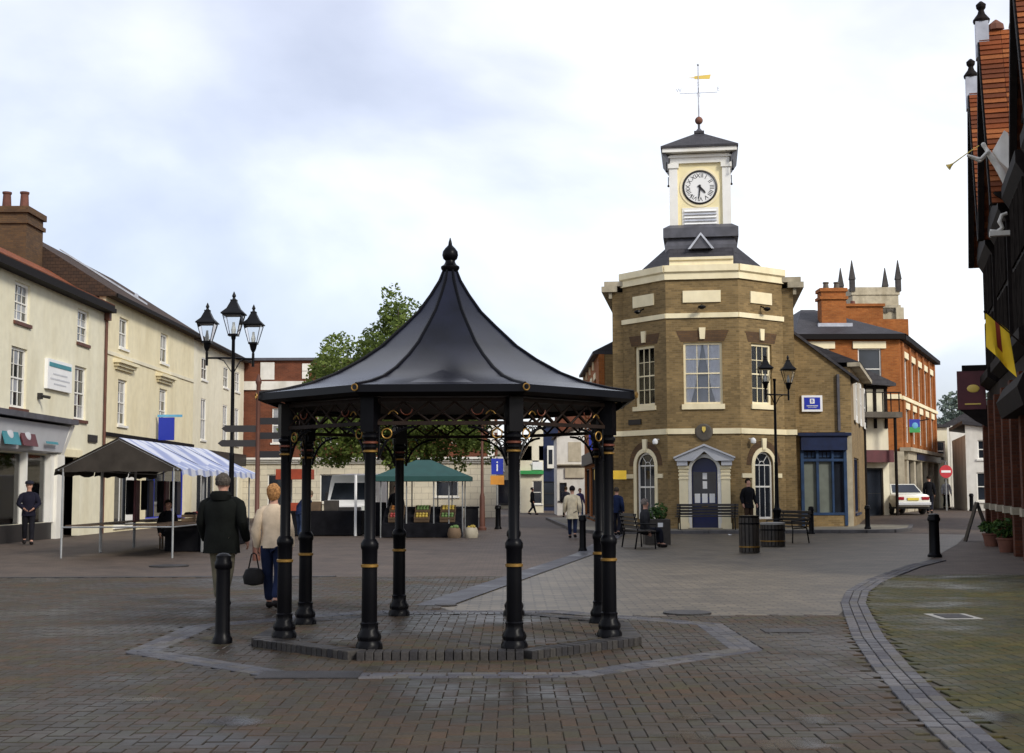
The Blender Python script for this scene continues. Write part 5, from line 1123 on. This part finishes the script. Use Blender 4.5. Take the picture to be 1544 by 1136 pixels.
# ================================================================== MARKET STALLS
def stripe_mat():
    m = bpy.data.materials.new('stripe_tarp'); m.use_nodes = True; t = m.node_tree; p = t.nodes['Principled BSDF']; p.inputs['Roughness'].default_value = .45
    uv = t.nodes.new('ShaderNodeUVMap'); uv.uv_map = 'UVMap'; w = t.nodes.new('ShaderNodeTexWave'); w.inputs['Scale'].default_value = .42; w.inputs['Distortion'].default_value = 1.5; w.inputs['Detail Scale'].default_value = .6; w.bands_direction = 'X'
    t.links.new(uv.outputs[0], w.inputs[0]); r = t.nodes.new('ShaderNodeValToRGB'); r.color_ramp.elements[0].position = .12; r.color_ramp.elements[1].position = .5
    r.color_ramp.elements[0].color = (.24, .28, .46, 1); r.color_ramp.elements[1].color = (.55, .57, .64, 1); t.links.new(w.outputs[0], r.inputs[0]); t.links.new(r.outputs[0], p.inputs['Base Color']); MATS['stripe_tarp'] = m
stripe_mat()
def stall(label, Y, L_, front=False, goods=False, group=None):
    t = thing('market_stall', label, 'market stall', (-9.25, Y, 0), group=group); hwid = 1.45
    for s, mm in ((1, 'stripe_tarp'), (-1, 'tarp_dark')):  # left slope in dark cloth: shade of the unlit underside put into its colour
        b = MB(); n = 8; rows = []
        for j in range(n+1):
            y = L_*j/n; sag = .09*math.sin(math.pi*(j % 4)/4)+.03*math.sin(j*2.7)
            rows.append([b.p(s*hwid*k/4*1.02, y, 2.82-.74*k/4-sag*math.sin(math.pi*k/4)-(.03*math.sin(j*2.1) if k == 4 else 0)) for k in range(5)]+[b.p(s*hwid*1.04, y, 1.93+.03*math.sin(j*1.7))])
        for A, B in zip(rows, rows[1:]):
            for k in range(5): b.f.append([A[k], A[k+1], B[k+1], B[k]])
        b.build('canopy', mm, t, smooth=True)
    MB().tube([(0, .02, 2.79), (0, L_-.02, 2.79)], .025, 6).build('ridge_pole', 'steel', t)
    for s in (-1, 1):
        MB().tube([(s*1.40, 0, 2.06), (s*1.40, L_, 2.06)], .02, 6).build('eaves_pole', 'steel', t)
        for y in (.03, L_-.03):
            MB().tube([(s*1.30, y, 0), (s*1.30, y, 2.10)], .025, 6).build('upright', 'steel', t); MB().tube([(0, y, 2.77), (s*1.42, y, 2.05)], .02, 6).build('rafter', 'steel', t)
    for y in (.03, L_-.03): MB().tube([(-1.3, y, .72), (1.3, y, .72)], .02, 6).build('cross_rail', 'steel', t)
    MB().tube([(1.30, .03, .72), (1.30, L_-.03, .72)], .02, 6).build('cross_rail', 'steel', t)
    for k in range(5): MB().box(.34+.2*k, .52+.2*k, .1, L_-.1, .742, .765).build('table_board', 'brown_wood', t)
    for k in range(3): MB().box(-1.25+.2*k, -1.07+.2*k, .1, L_-.1, .742, .765).build('table_board', 'brown_wood', t)
    if front:
        b = MB(); n = 12; P = [(-1.5+3.0*k/n, 2.04-.035*abs(math.sin(k*1.1))) for k in range(n+1)]
        for p, q in zip(P, P[1:]):
            tz = lambda x: 2.80-.735*abs(x)/1.45
            b.poly([(p[0], .012, p[1]), (q[0], .012, q[1]), (q[0], .012, tz(q[0])), (p[0], .012, tz(p[0]))])
        b.build('gable_sheet', 'tarp_dark', t)
    if goods:
        MB().box(.30, 1.34, .15, L_-.15, .02, .74).build('table_skirt', 'cloth_dark', t); 
        for q_, (y_, w_, h_) in enumerate(((.3, .5, .9), (.95, .45, 1.1), (1.7, .4, .8), (2.25, .5, 1.0))): MB().box(-.78, -.70, y_, y_+w_, 1.85-h_, 1.85).build('hung_garment', ('cloth_dark', 'sign_maroon', 'cloth_dark', 'shop_blue')[q_], t, bevel=.03)
    return t
stall('front market stall of the row with striped canopy and bare table', 31.2, 2.98, front=True); stall('middle market stall of the row, striped canopy over crates of goods', 34.22, 2.98, goods=True); stall('rear market stall of the row, nearest the cream house doors', 37.24, 2.98, goods=True)
def crate(label, loc, rz, fruit, name='produce_crate', n=14, sz=(.5, .36, .2), fr=.05):
    t = thing(name, label, 'crate', loc, rz); a_, b_, h_ = sz
    for z in (0, h_*.5):
        MB().box(-a_/2, a_/2, -b_/2, -b_/2+.012, z+.01, z+h_*.42).build('slat', 'crate', t); MB().box(-a_/2, a_/2, b_/2-.012, b_/2, z+.01, z+h_*.42).build('slat', 'crate', t)
        MB().box(-a_/2, -a_/2+.012, -b_/2+.013, b_/2-.013, z+.01, z+h_*.42).build('slat', 'crate', t); MB().box(a_/2-.012, a_/2, -b_/2+.013, b_/2-.013, z+.01, z+h_*.42).build('slat', 'crate', t)
    MB().box(-a_/2+.013, a_/2-.013, -b_/2+.013, b_/2-.013, 0, .012).build('floor', 'crate', t)
    nx = int((a_-.06)/(2*fr)); ny = int((b_-.06)/(2*fr))
    for i in range(nx):
        for j in range(ny): MB().ball((-a_/2+.04+fr+(a_-.08-2*fr)*i/max(1, nx-1), -b_/2+.04+fr+(b_-.08-2*fr)*j/max(1, ny-1), h_*.9), fr, 8, 6).build('fruit', fruit, t, smooth=True)
    return t
for i, (y, f, s_) in enumerate(((34.8, 'crate of dark cloth goods on the middle stall table', 'cloth_dark'), (35.6, 'crate of red goods on the middle stall table', 'apple'), (36.5, 'crate of pale goods on the middle stall table', 'yellow_fruit'))):
    crate(f, (-8.4, y, .765), 90, s_, fr=.07)
# green stall with fruit
GS = thing('green_stall', 'fruit stall under a dark green hipped canopy by the tree', 'market stall', (-3.0, 45.2, 0)); q = lambda a_, b_: [(-a_, -b_), (a_, -b_), (a_, b_), (-a_, b_)]
MB().prism(q(1.6, 1.4), 2.02, 2.58, q(.25, .2)).build('canopy', 'tarp_green', GS); MB().prism(q(1.61, 1.41), 1.86, 2.019).build('valance', 'tarp_green', GS)
for x in (-1.35, -.5, .4, .9, 1.35): MB().tube([(x, -1.2, 0), (x, -1.2, 1.95)], .025, 6).build('upright', 'steel', GS); MB().tube([(x, 1.2, 0), (x, 1.2, 1.95)], .025, 6).build('upright', 'steel', GS)
MB().side([(-1.25, .02), (-1.25, .45), (-.2, .95), (1.0, 1.0), (1.0, .02)], -1.3, 1.3).build('counter', 'cloth_dark', GS)
FR = [('apple', 'red apples'), ('yellow_fruit', 'yellow fruit'), ('cabbage', 'green cabbages'), ('orange_fruit', 'oranges'), ('cabbage', 'green lettuces'), ('yellow_fruit', 'lemons')]
for k, (f, nm) in enumerate(FR):
    i, j = k % 3, k//3; o = crate('crate of %s on the %s of the green stall' % (nm, ('lower front tier', 'upper tier')[j]), (-3.0-.85+.85*i, 45.2-1.02+.5*j, .575+.24*j), 0, f, fr=.055); o.rotation_euler = (R(25), 0, 0)
def heap(label, loc, m, n, r):
    t = thing('produce_sack', label, 'sack', loc); rr = random.Random(9)
    MB().lathe([(.20, 0), (.23, .12), (.20, .28), (.17, .34)], 12).build('sack', 'crate' if r > .055 else 'stone', t, smooth=True)
    for _ in range(n): MB().ball((rr.uniform(-.12, .12), rr.uniform(-.12, .12), .34+rr.uniform(0, .05)), r, 8, 6).build('fruit', m, t, smooth=True)
heap('open white sack of produce on the ground by the green stall', (-1.9, 43.55, 0), 'cabbage', 8, .06); heap('white sack leaning at the right end of the green stall', (-1.35, 43.8, 0), 'yellow_fruit', 8, .05)
DS = thing('dark_stall', 'dark cloth-covered trestle stall between the bandstand columns', 'market stall', (-6.4, 46.5, 0))
MB().box(-1.5, 1.2, -.6, .6, .02, .86).build('covered_table', 'cloth_dark', DS, bevel=.03); MB().tube([(1.0, -.62, 0), (1.0, -.62, 2.1)], .05, 6).build('white_pole', 'sign_white', DS); MB().tube([(-1.4, .5, 0), (-1.4, .5, 2.3)], .03, 6).build('pole', 'steel', DS); MB().box(-1.75, -.6, -.7, .5, 1.95, 2.3).build('red_canopy', 'cloth_red', DS)
for k, (x, w_, h_) in enumerate(((1.75, .5, 1.15), (2.25, .38, .7))): tag(MB(TR(-6.4+x, 46.2+.2*k, 0)).box(-w_/2, w_/2, -.3, .3, 0, h_).build('covered_stack', 'cloth_dark', None, bevel=.05), ('tall', 'low')[k]+' black-covered stack of goods beside the dark trestle stall', 'stack')
for i, (x, m_) in enumerate(((-1.1, 'cloth_red'), (-.5, 'crate'), (.1, 'bench_wood'))):
    b_ = tag(MB(TR(-6.4+x, 46.4, .862)).box(-.24, .24, -.2, .2, 0, .28+.04*i).build('goods_box', m_, None, bevel=.01), ('red box', 'brown box', 'dark box')[i]+' of goods standing on the dark trestle stall', 'box')

# ================================================================== VEHICLES
VN = thing('delivery_van', 'white delivery van with large windscreen parked behind the stalls', 'van', (-7.0, 60, 0), -4)
b = MB(); b.side([(-2.2, .35), (-2.25, .95), (-1.95, 1.12), (-1.35, 1.95), (-1.0, 2.25), (2.6, 2.35), (2.7, .35)], -.95, .95); vb = b.build('body', 'van_white', VN, bevel=.06)
MB().poly([(-.82, -1.935, 1.16), (.82, -1.935, 1.16), (.74, -1.40, 1.90), (-.74, -1.40, 1.90)]).build('windscreen', 'glass_dark', VN); MB().box(-.6, .6, -2.285, -2.24, .62, .85).build('grille', 'sign_black', VN); MB().box(-.97, .97, -2.33, -2.1, .38, .58).build('bumper', 'sign_grey', VN, bevel=.03)
for s in (-1, 1):
    MB().box(s*.78-.14, s*.78+.14, -2.27, -2.2, .66, .90).build('headlight', 'lamp_glass', VN, bevel=.02); MB().box(s*1.02-.05, s*1.02+.05, -1.75, -1.66, 1.15, 1.5).build('mirror', 'sign_black', VN, bevel=.02)
    for y in (-1.35, 1.75): wl = MB(Matrix.Translation((s*.86, y, .34)) @ Matrix.Rotation(R(90), 4, 'Y')).lathe([(.30, -.11), (.34, -.07), (.34, .07), (.30, .11)], 20).build('wheel', 'rubber', VN, smooth=True); MB(Matrix.Translation((s*.86, y, .34)) @ Matrix.Rotation(R(90), 4, 'Y')).lathe([(.18, -.115), (.18, .115)], 14).build('rim', 'steel', wl)
MB().box(-.26, .26, -2.345, -2.331, .43, .53).build('number_plate', 'sign_white', VN)
CR = thing('saloon_car', 'white saloon car seen from behind, parked by the orange brick building', 'car', (17.85, 62.0, .395), 4)
# local: rear towards -y
sec = [(-2.15, .42, .62, .72), (-2.1, .34, .90, .80), (-1.2, .30, .96, .84), (0, .28, .93, .85), (1.2, .28, .88, .84), (2.0, .32, .72, .74), (2.12, .40, .60, .62)]
b = MB(); rings = []
for (y, zl, zh, w) in sec:
    rings.append([b.p(-w*.94, y, zl), b.p(w*.94, y, zl), b.p(w, y, (zl+zh)/2), b.p(w*.95, y, zh-.05), b.p(w*.82, y, zh), b.p(-w*.82, y, zh), b.p(-w*.95, y, zh-.05), b.p(-w, y, (zl+zh)/2)])
for A, B in zip(rings, rings[1:]):
    for k in range(8): b.f.append([A[k], A[(k+1) % 8], B[(k+1) % 8], B[k]])
b.f.append(rings[0][::-1]); b.f.append(rings[-1]); b.build('body', 'car_white', CR, smooth=True, bevel=.015)
b = MB(); b.prism([(-.76, -1.45), (.76, -1.45), (.74, 1.0), (-.74, 1.0)], .93, 1.38, [(-.58, -.85), (.58, -.85), (.58, .35), (-.58, .35)]); b.build('cabin', 'car_white', CR, bevel=.04)
MB().poly([(-.66, -1.40, .99), (.66, -1.40, .99), (.53, -.93, 1.345), (-.53, -.93, 1.345)]).build('rear_window', 'glass_dark', CR); MB().poly([(-.66, .96, .99), (.66, .96, .99), (.53, .42, 1.345), (-.53, .42, 1.345)]).build('windscreen', 'glass_dark', CR)
for s in (-1, 1):
    MB().poly([(s*.765, -1.2, .98), (s*.752, .8, .98), (s*.60, .3, 1.34), (s*.615, -.75, 1.34)]).build('side_window', 'glass_dark', CR)
    MB().box(s*.58-.17, s*.58+.17, -2.175, -2.10, .66, .80).build('tail_light', 'lamp_red', CR, bevel=.02); MB().box(s*.90-.08, s*.90+.08, .55, .66, .92, 1.05).build('mirror', 'car_white', CR, bevel=.02)
    for y in (-1.3, 1.3): wl = MB(Matrix.Translation((s*.74, y, .29)) @ Matrix.Rotation(R(90), 4, 'Y')).lathe([(.26, -.1), (.29, -.06), (.29, .06), (.26, .1)], 20).build('wheel', 'rubber', CR, smooth=True); MB(Matrix.Translation((s*.74, y, .29)) @ Matrix.Rotation(R(90), 4, 'Y')).lathe([(.16, -.105), (.16, .105)], 14).build('rim', 'steel', wl)
MB().box(-.80, .80, -2.25, -2.05, .42, .56).build('bumper', 'sign_grey', CR, bevel=.03); MB().box(-.26, .26, -2.19, -2.13, .64, .75).build('number_plate', 'plate_yellow', CR); MB().box(-.85, .85, -2.05, 2.0, .26, .34).build('underbody', 'rubber', CR)

# ================================================================== PEOPLE
def skin(name, V, E, m, parent, sub=2):
    me = bpy.data.meshes.new(name); me.from_pydata([v[:3] for v in V], E, []); o = bpy.data.objects.new(name, me); COL.objects.link(o)
    sm = o.modifiers.new('skin', 'SKIN'); sm.use_smooth_shade = True
    for i, v in enumerate(V): d = me.skin_vertices[0].data[i]; d.radius = (v[3], v[4] if len(v) > 4 else v[3]); d.use_root = (i == 0)
    s_ = o.modifiers.new('sub', 'SUBSURF'); s_.levels = sub; s_.render_levels = sub
    dg = bpy.context.evaluated_depsgraph_get(); nm = bpy.data.meshes.new_from_object(o.evaluated_get(dg)); bpy.data.objects.remove(o)
    nm.name = name; nm.materials.clear(); return obj(name, nm, m, parent)
def cloth(name, col, rough=.9):
    if name not in MATS: mat(name, col, rough, var=.6 if 'hair' in name else .3, vscale=38 if 'hair' in name else 5, bump=.8 if 'hair' in name else .4, bscale=70 if 'hair' in name else 9, spec=.12)
    return name
def person(label, loc, face, H=1.75, top=('jacket_dark', (.012, .013, .018)), legs=('trousers_dark', (.012, .013, .02)), hair=(.04, .03, .02), stride=.22, hem=.84, wide=1.0,
           arms=((.05, -.02), (-.05, -.02)), el=None, cap=None, bag=False, seated=False, bend=0, hood=False, detail=True, shoes=(.012, .010, .010), long_hair=False):
    t = thing('person', label, 'person', loc, face); k = H/1.75; S = lambda V: [tuple([v[0]*k, v[1]*k, v[2]*k]+[r*k for r in v[3:]]) for v in V]
    def bn(p):                                        # bend the trunk forward about the hips
        if not bend or p[2] < .95: return p
        a_ = R(bend); y, z = p[1], p[2]-.95; return (p[0], y*math.cos(a_)-z*math.sin(a_), .95+y*math.sin(a_)+z*math.cos(a_))+tuple(p[3:])
    dz = -.45 if seated else 0
    tor = [(0, 0, .95, .105, .082), (0, 0, 1.08, .11, .082), (0, 0, 1.27, .13, .09), (0, 0, 1.39, .095, .068), (0, -.01, 1.50, .055, .058)]
    head = [(0, -.022, 1.575, .064, .070), (0, -.012, 1.65, .078, .094), (0, -.004, 1.715, .060, .072)]
    V = [bn(v) for v in tor+head]; E = [(i, i+1) for i in range(7)]
    V.append(bn((0, -.108, 1.638, .013))); E.append((6, 8))
    for s in (-1, 1): V.append(bn((s*.088, .005, 1.645, .014, .02))); E.append((6, len(V)-1))
    sleeves = []
    LT = [(0, 0, .97, .140, .108)]; LE = []
    for i, s in enumerate((-1, 1)):
        ey, wy = arms[i]; ww = .15*(wide-1); sh = bn((s*(.165+ww), 0, 1.375, .044)); e_ = bn((s*(.232+ww), ey*.6+.03, 1.13, .040)); w_ = bn((s*(.24+ww), ey-.05+wy, .90, .028))
        if el and el[i]: e_, w_ = [bn(q) for q in el[i]]
        pd = (Vector(w_[:3])-Vector(e_[:3])).normalized(); pm = Vector(w_[:3])+pd*.065
        n0 = len(V); V += [sh, e_, w_, (*pm, .036, .020)]; E += [(3, n0), (n0, n0+1), (n0+1, n0+2), (n0+2, n0+3)]
        sd = pd.cross(Vector((1, 0, 0))).normalized()*.5+Vector((0, -.5, 0)); sd = (sd-pd*sd.dot(pd)).normalized(); curl = Vector((-s, 0, 0))
        for j, ln in enumerate((.070, .080, .075, .058)):
            a_ = pm+sd*(.027-.018*j)+pd*.025; m1 = a_+pd*ln*.5+curl*.008; m2 = a_+pd*ln+curl*.028; q0 = len(V); V += [(*a_, .010), (*m1, .0088), (*m2, .0072)]; E += [(n0+3, q0), (q0, q0+1), (q0+1, q0+2)]
        th = pm+sd*.035-pd*.02; q0 = len(V); V += [(*th, .011), (*(th+sd*.014+pd*.04+curl*.012), .0088)]; E += [(n0+3, q0), (q0, q0+1)]
        sleeves.append((sh, e_, Vector(w_[:3])+pd*.012))
        st = stride*s
        if seated: kn, an, to = (s*.10, -.42, .93, .065), (s*.11, -.44, .54, .044), (s*.12, -.58, .49, .038)
        else: kn, an, to = (s*.095, -.25*st-.02-abs(st)*.18, .50, .062), (s*.09, -st+(0 if st > 0 else .02), .10+(.05 if st < 0 else 0), .044), (s*.10, -st-.15, .05, .038)
        n0 = len(V); hp = (s*.085, 0, .88, .088); V += [hp, kn, an, to]; E += [(0, n0), (n0, n0+1), (n0+1, n0+2), (n0+2, n0+3)]
        m0 = len(LT); LT += [(s*.088, 0, .86, .112), (*kn[:3], .078), (*an[:3], .066)]; LE += [(0, m0), (m0, m0+1), (m0+1, m0+2)]
        MBs = [(an[0], an[1]+.055, an[2]-.04, .060), (an[0], an[1]-.05, an[2]-.045, .062, .058), (to[0], to[1]-.03, max(.044, to[2]-.006), .056, .048)]
        so = skin('shoe', S(MBs), [(0, 1), (1, 2)], cloth('shoe_leather%d' % int(shoes[0]*1000), shoes, .5), t, 1); so.location.z = dz*k
    for nm, VV, EE, mm in (('body', V, E, 'skin'), ('trousers', LT, LE, cloth(*legs))): o = skin(nm, S(VV), EE, mm, t, 2 if detail else 1); o.location.z = dz*k
    if seated: hem = .93
    b = MB(); n = 22; rr = random.Random(int(abs(loc[0])*53)); ph = rr.uniform(0, 6); rings = []
    prof = [(hem, .176*wide, .150, .07), (hem+.05, .172*wide, .146, .055), ((hem+1.08)/2, .163*wide, .135, .04), (1.08, .152*wide, .124, .03), (1.18, .165*wide, .132, .02), (1.29, .180*wide, .136, .012), (1.38, .176*wide, .116, .0), (1.43, .135*wide, .100, 0), (1.462, .086, .086, 0), (1.492, .070, .074, 0)]
    for (z, rx, ry, wv) in prof:
        ring = []
        for q in range(n):
            a_ = 2*math.pi*q/n; f_ = 1+wv*(math.sin(4*a_+ph+z*3)+.6*math.sin(9*a_+2*ph+z*7)); ring.append(b.p(*[c_*k for c_ in bn((rx*f_*math.cos(a_), ry*(1+.5*(wide-1))*f_*math.sin(a_), z))]))
        rings.append(ring)
    for A_, B_ in zip(rings, rings[1:]):
        for q in range(n): b.f.append([A_[q], A_[(q+1) % n], B_[(q+1) % n], B_[q]])
    b.f.append(rings[0][::-1])
    for (sh, e_, we) in sleeves:
        sx_ = 1 if sh[0] > 0 else -1; p0 = Vector(bn((sx_*.06, 0, 1.415))); p1 = Vector(sh[:3]); e2 = Vector(e_[:3]); w2_ = Vector(we); pm_ = Vector(bn((sh[0]*.72, 0, 1.398)))
        pts_ = [p0, pm_, p1+(e2-p1)*.06+Vector((0, 0, -.004)), p1.lerp(e2, .3), p1.lerp(e2, .62), e2, e2.lerp(w2_, .35), e2.lerp(w2_, .7), w2_]; rad = [.060, .072, .080, .080, .074, .068, .066, .058, .052]
        b.tube([tuple(q*k) for q in pts_], [(r_+rr.uniform(-.004, .004))*k for r_ in rad], 12)
    o = b.build('top', cloth(*top), t, smooth=True); o.location.z = dz*k
    # hair / cap
    hc = Vector(bn((0, .006, 1.672))); b = MB(); b.ball((0, 0, 0), .112, 16, 12, (.88, 1.02, 1.0)); low = -.13 if long_hair else -.055
    if long_hair: b.v = [(x, y, z*1.35 if z < 0 else z) for x, y, z in b.v]
    b.f = [f for f in b.f if not (sum(b.v[i][1] for i in f)/len(f) < -.055 and sum(b.v[i][2] for i in f)/len(f) < .045) and sum(b.v[i][2] for i in f)/len(f) > low]
    hr = random.Random(int(loc[0]*97)); jj = {}
    b.v = [tuple(Vector(v)*jj.setdefault(tuple(round(q, 4) for q in v), hr.uniform(.95, 1.07))) for v in b.v]
    b.v = [tuple((Vector(v)+hc)*k) for v in b.v]; hm = cloth('hair_%d' % int(hair[0]*1000), hair); o = b.build('hair', hm, t, smooth=True); o.location.z = dz*k
    if cap: b = MB(Matrix.Translation(hc*k)); b.lathe_at((0, 0, .03*k), [(.118*k, 0), (.122*k, .03*k), (.10*k, .075*k), (.02*k, .095*k)], 16); b.box(-.08*k, .08*k, -.19*k, -.09*k, .03*k, .045*k); o = b.build('cap', cloth('cap_cloth', cap), t, smooth=True); o.location.z = dz*k
    if hood: MB().lathe_at((0, .075*k, 1.47*k), [(.03*k, -.07*k), (.13*k, -.05*k), (.155*k, .02*k), (.12*k, .07*k), (.07*k, .075*k)], 14, (1, .62, 1)).build('hood', cloth(*top), t, smooth=True)
    for s in (-1, 1): e_ = Vector(bn((s*.032, -.094, 1.658)))*k; o = MB().ball(tuple(e_), .011*k, 8, 6).build('eye', 'sign_black', t); o.location.z = dz*k
    return t
person('man from behind in a dark hooded winter coat and khaki trousers', (-3.85, 17.7, .02), 172, 1.74, ('coat_green_black', (.006, .007, .006)), ('trousers_khaki', (.14, .125, .085)), (.07, .06, .05), .16, .72, 1.45, arms=((.06, -.1), (-.06, -.08)), hood=True)
wm = person('woman from behind in a cream jumper and dark jeans', (-3.12, 17.4, .02), 178, 1.60, ('jumper_cream', (.60, .48, .34)), ('jeans_dark', (.012, .018, .045)), (.36, .18, .07), .20, .87, 1.02, arms=((-.02, .0), (.04, -.05)), long_hair=True)
hbg = thing('handbag', 'small black handbag hanging from the hand of the woman in cream', 'handbag', (-3.36, 17.36, .33)); MB().lathe_at((0, 0, .12), [(.03, -.12), (.13, -.10), (.15, .0), (.11, .09), (.05, .11)], 14, (.95, .5, 1)).build('pouch', cloth('bag_leather', (.010, .009, .009), .45), hbg, smooth=True); MB().tube([(-.07, 0, .2), (-.03, 0, .40), (.0, 0, .42), (.03, 0, .40), (.07, 0, .2)], .010, 6).build('strap', 'bag_leather', hbg)
person('man in dark jacket and flat cap standing outside the white shopfront', (-14.3, 39.4, .0), 20, 1.84, ('jacket_navy', (.012, .012, .022)), ('trousers_black', (.012, .012, .016)), (.20, .17, .14), .12, .80, 1.12, el=(((-.27, -.04, 1.14, .042), (-.14, -.17, 1.02, .028)), ((.27, -.04, 1.14, .042), (.14, -.17, 1.02, .028))), cap=(.02, .02, .03))
person('dark-haired person walking away in a long cream coat', (1.93, 43, 0), 175, 1.66, ('coat_cream', (.62, .54, .38)), ('jeans_dark', (.012, .018, .045)), (.012, .010, .012), .16, .66, 1.15)
person('dark figure standing against the wall right of the navy door', (8.55, 48.3, .115), 30, 1.80, ('jacket_black', (.008, .008, .010)), ('jeans_brown', (.05, .03, .02)), (.02, .015, .01), .05, .74, 1.15)
person('person in dark blue jacket at the corner of the side street', (3.55, 45.4, 0), 160, 1.62, ('jacket_blue', (.012, .02, .055)), ('trousers_dark', (.012, .013, .02)), (.05, .04, .03), .12)
person('shopper in dark jacket far down the side street', (3.05, 76, 0), 190, 1.72, ('jacket_grey', (.03, .03, .04)), hair=(.06, .04, .02), stride=.2); person('shopper in purple-blue top down the side street', (3.75, 74, 0), 20, 1.62, ('top_violet', (.06, .05, .12)), ('jeans_mid', (.04, .06, .12)), (.10, .06, .03), .15)
person('small dark pedestrian outside the cream corner house', (1.25, 84, 0), 100, 1.7, ('jacket_black', (.008, .008, .010)), hair=(.03, .02, .02), stride=.25)
person('stallholder in black seated behind the middle stall', (-9.3, 36.0, 0), 40, 1.75, ('jacket_black', (.008, .008, .010)), hair=(.05, .03, .02), seated=True); 
person('shopper in dark blue bending over the dark trestle stall', (-6.75, 42.4, 0), 140, 1.68, ('jacket_blue', (.012, .02, .055)), ('jeans_mid', (.04, .06, .12)), (.12, .09, .06), .06, bend=38)
person('stallholder in dark clothes beside the green stall', (-4.1, 47.0, 0), 10, 1.74, ('jacket_black', (.008, .008, .010)), hair=(.05, .03, .02), stride=.04)
person('person in black walking past the white saloon car', (19.25, 61.5, .40), 160, 1.74, ('jacket_black', (.008, .008, .010)), hair=(.02, .02, .02), stride=.2)
person('person in white shirt and black trousers far down the right street', (24.6, 75.5, .40), 0, 1.70, ('shirt_white', (.75, .75, .78)), ('trousers_black', (.012, .012, .016)), (.04, .03, .02), .18)
person('person in grey resting on the left-hand bench', (3.55, 35.75, .02), 105, 1.7, ('coat_grey', (.03, .03, .032)), hair=(.18, .15, .13), seated=True)
t = thing('stool', 'plain wooden stool under the seated stallholder', 'stool', (-9.36, 36.07, 0)); MB().box(-.17, .17, -.17, .17, .36, .40).build('seat', 'brown_wood', t)
for sx in (-1, 1):
    for sy in (-1, 1): MB().box(sx*.13-.02, sx*.13+.02, sy*.13-.02, sy*.13+.02, 0, .359).build('leg', 'brown_wood', t)

# ================================================================== ANGEL STATUE AND FLAG
AX, AY, AZ = 11.72, 31.03, 8.75
AN = thing('angel_statue', 'white winged angel statue blowing a long trumpet on the hotel front', 'statue', (AX, AY, AZ), -106); AN.scale = (.84, .84, .84)
# local: x towards the camera, -y out over the square
V = [(0, -.22, .62, .11, .09), (0, -.32, .80, .12, .09), (0, -.40, .98, .10, .08), (0, -.46, 1.08, .045), (0, -.52, 1.18, .075, .085), (0, -.54, 1.26, .055),
     (0, -.08, .38, .13, .11), (0, .02, .12, .12, .10), (0, .10, -.15, .09, .08), (0, .14, -.35, .03)]
E = [(0, 1), (1, 2), (2, 3), (3, 4), (4, 5), (0, 6), (6, 7), (7, 8), (8, 9)]
for s in (-1, 1):
    n0 = len(V); V += [(s*.12, -.42, .95, .05), (s*.16, -.62, .74, .045), (s*.06, -.90, .88, .032), (s*.04, -.98, .92, .03)]; E += [(2, n0), (n0, n0+1), (n0+1, n0+2), (n0+2, n0+3)]
skin('figure', V, E, 'plaster_white', AN)
for s in (-1, 1):
    b = MB(); prof = [(-.30, .95), (.02, 1.48), (.12, 1.38), (.16, 1.05), (.18, .70), (.10, .35), (-.10, .60)]
    b.side([(y, z) for y, z in prof], s*.10, s*.10+s*.05); b.v = [(x+s*max(0, y+.3)*.55, y, z) for x, y, z in b.v]; b.build('wing', 'plaster_white', AN, bevel=.012)
b = MB(); b.tube([(0, -.64, 1.17), (0, -1.0, .95), (0, -1.36, .70)], [.014, .014, .018], 8); b.tube([(0, -1.36, .70), (0, -1.43, .65), (0, -1.50, .60)], [.020, .05, .10], 14); b.build('trumpet', 'gold_paint', AN)
b = MB(); b.side([(.0, -.50), (-.25, -.30), (-.30, -.22), (.25, -.22), (.30, -.9)], -.16, .16).tube([(0, .1, -.3), (0, .45, -.5)], .06, 8); b.build('corbel', 'timber_black', AN)
cb = thing('carved_scroll', 'white carved scroll bracket below the angel statue', 'ornament', (11.65, 30.95, 7.6), -106); cb.scale = (.8, .8, .8)
MB().tube([(0, .1, .55), (0, -.05, .5), (0, -.12, .3), (0, -.05, .12), (0, -.2, .0), (0, -.36, .05), (0, -.40, -.15)], [.05, .06, .07, .06, .07, .06, .03], 8).box(-.1, .1, -.42, .3, -.12, .02).build('scroll', 'plaster_white', cb)
FLG = thing('flag', 'yellow flag with dark red streak hanging from the hotel front', 'flag', (10.22, 27.2, 3.62), -106); FLG.scale = (.85, .72, .85)
MB().tube([(0, .45, 1.0), (0, -.55, 1.85)], .022, 8).ball((0, -.57, 1.87), .05).build('pole', 'dark_wood', FLG)
def cloth_sheet(b, red):
    n, m_ = 10, 10; P = []
    for i in range(n+1):
        u = i/n; row = []
        for j in range(m_+1):
            v = j/m_; y = .05-.62*u+.16*v*(1-u); z = 1.38+.50*u-(1.15-.28*u)*v; x = .09*math.sin(u*9+v*2)*v+.03*math.sin(v*7)
            row.append((x+(.006 if red else 0), y, z))
        P.append(row)
    for i in range(n):
        for j in range(m_):
            if red and not (i in (4, 5) and j < 7): continue
            b.poly([P[i][j], P[i+1][j], P[i+1][j+1], P[i][j+1]])
    return b
cloth_sheet(MB(), False).build('cloth', 'flag_yellow', FLG, smooth=True); cloth_sheet(MB(), True).build('red_streak', 'flag_red', FLG, smooth=True)
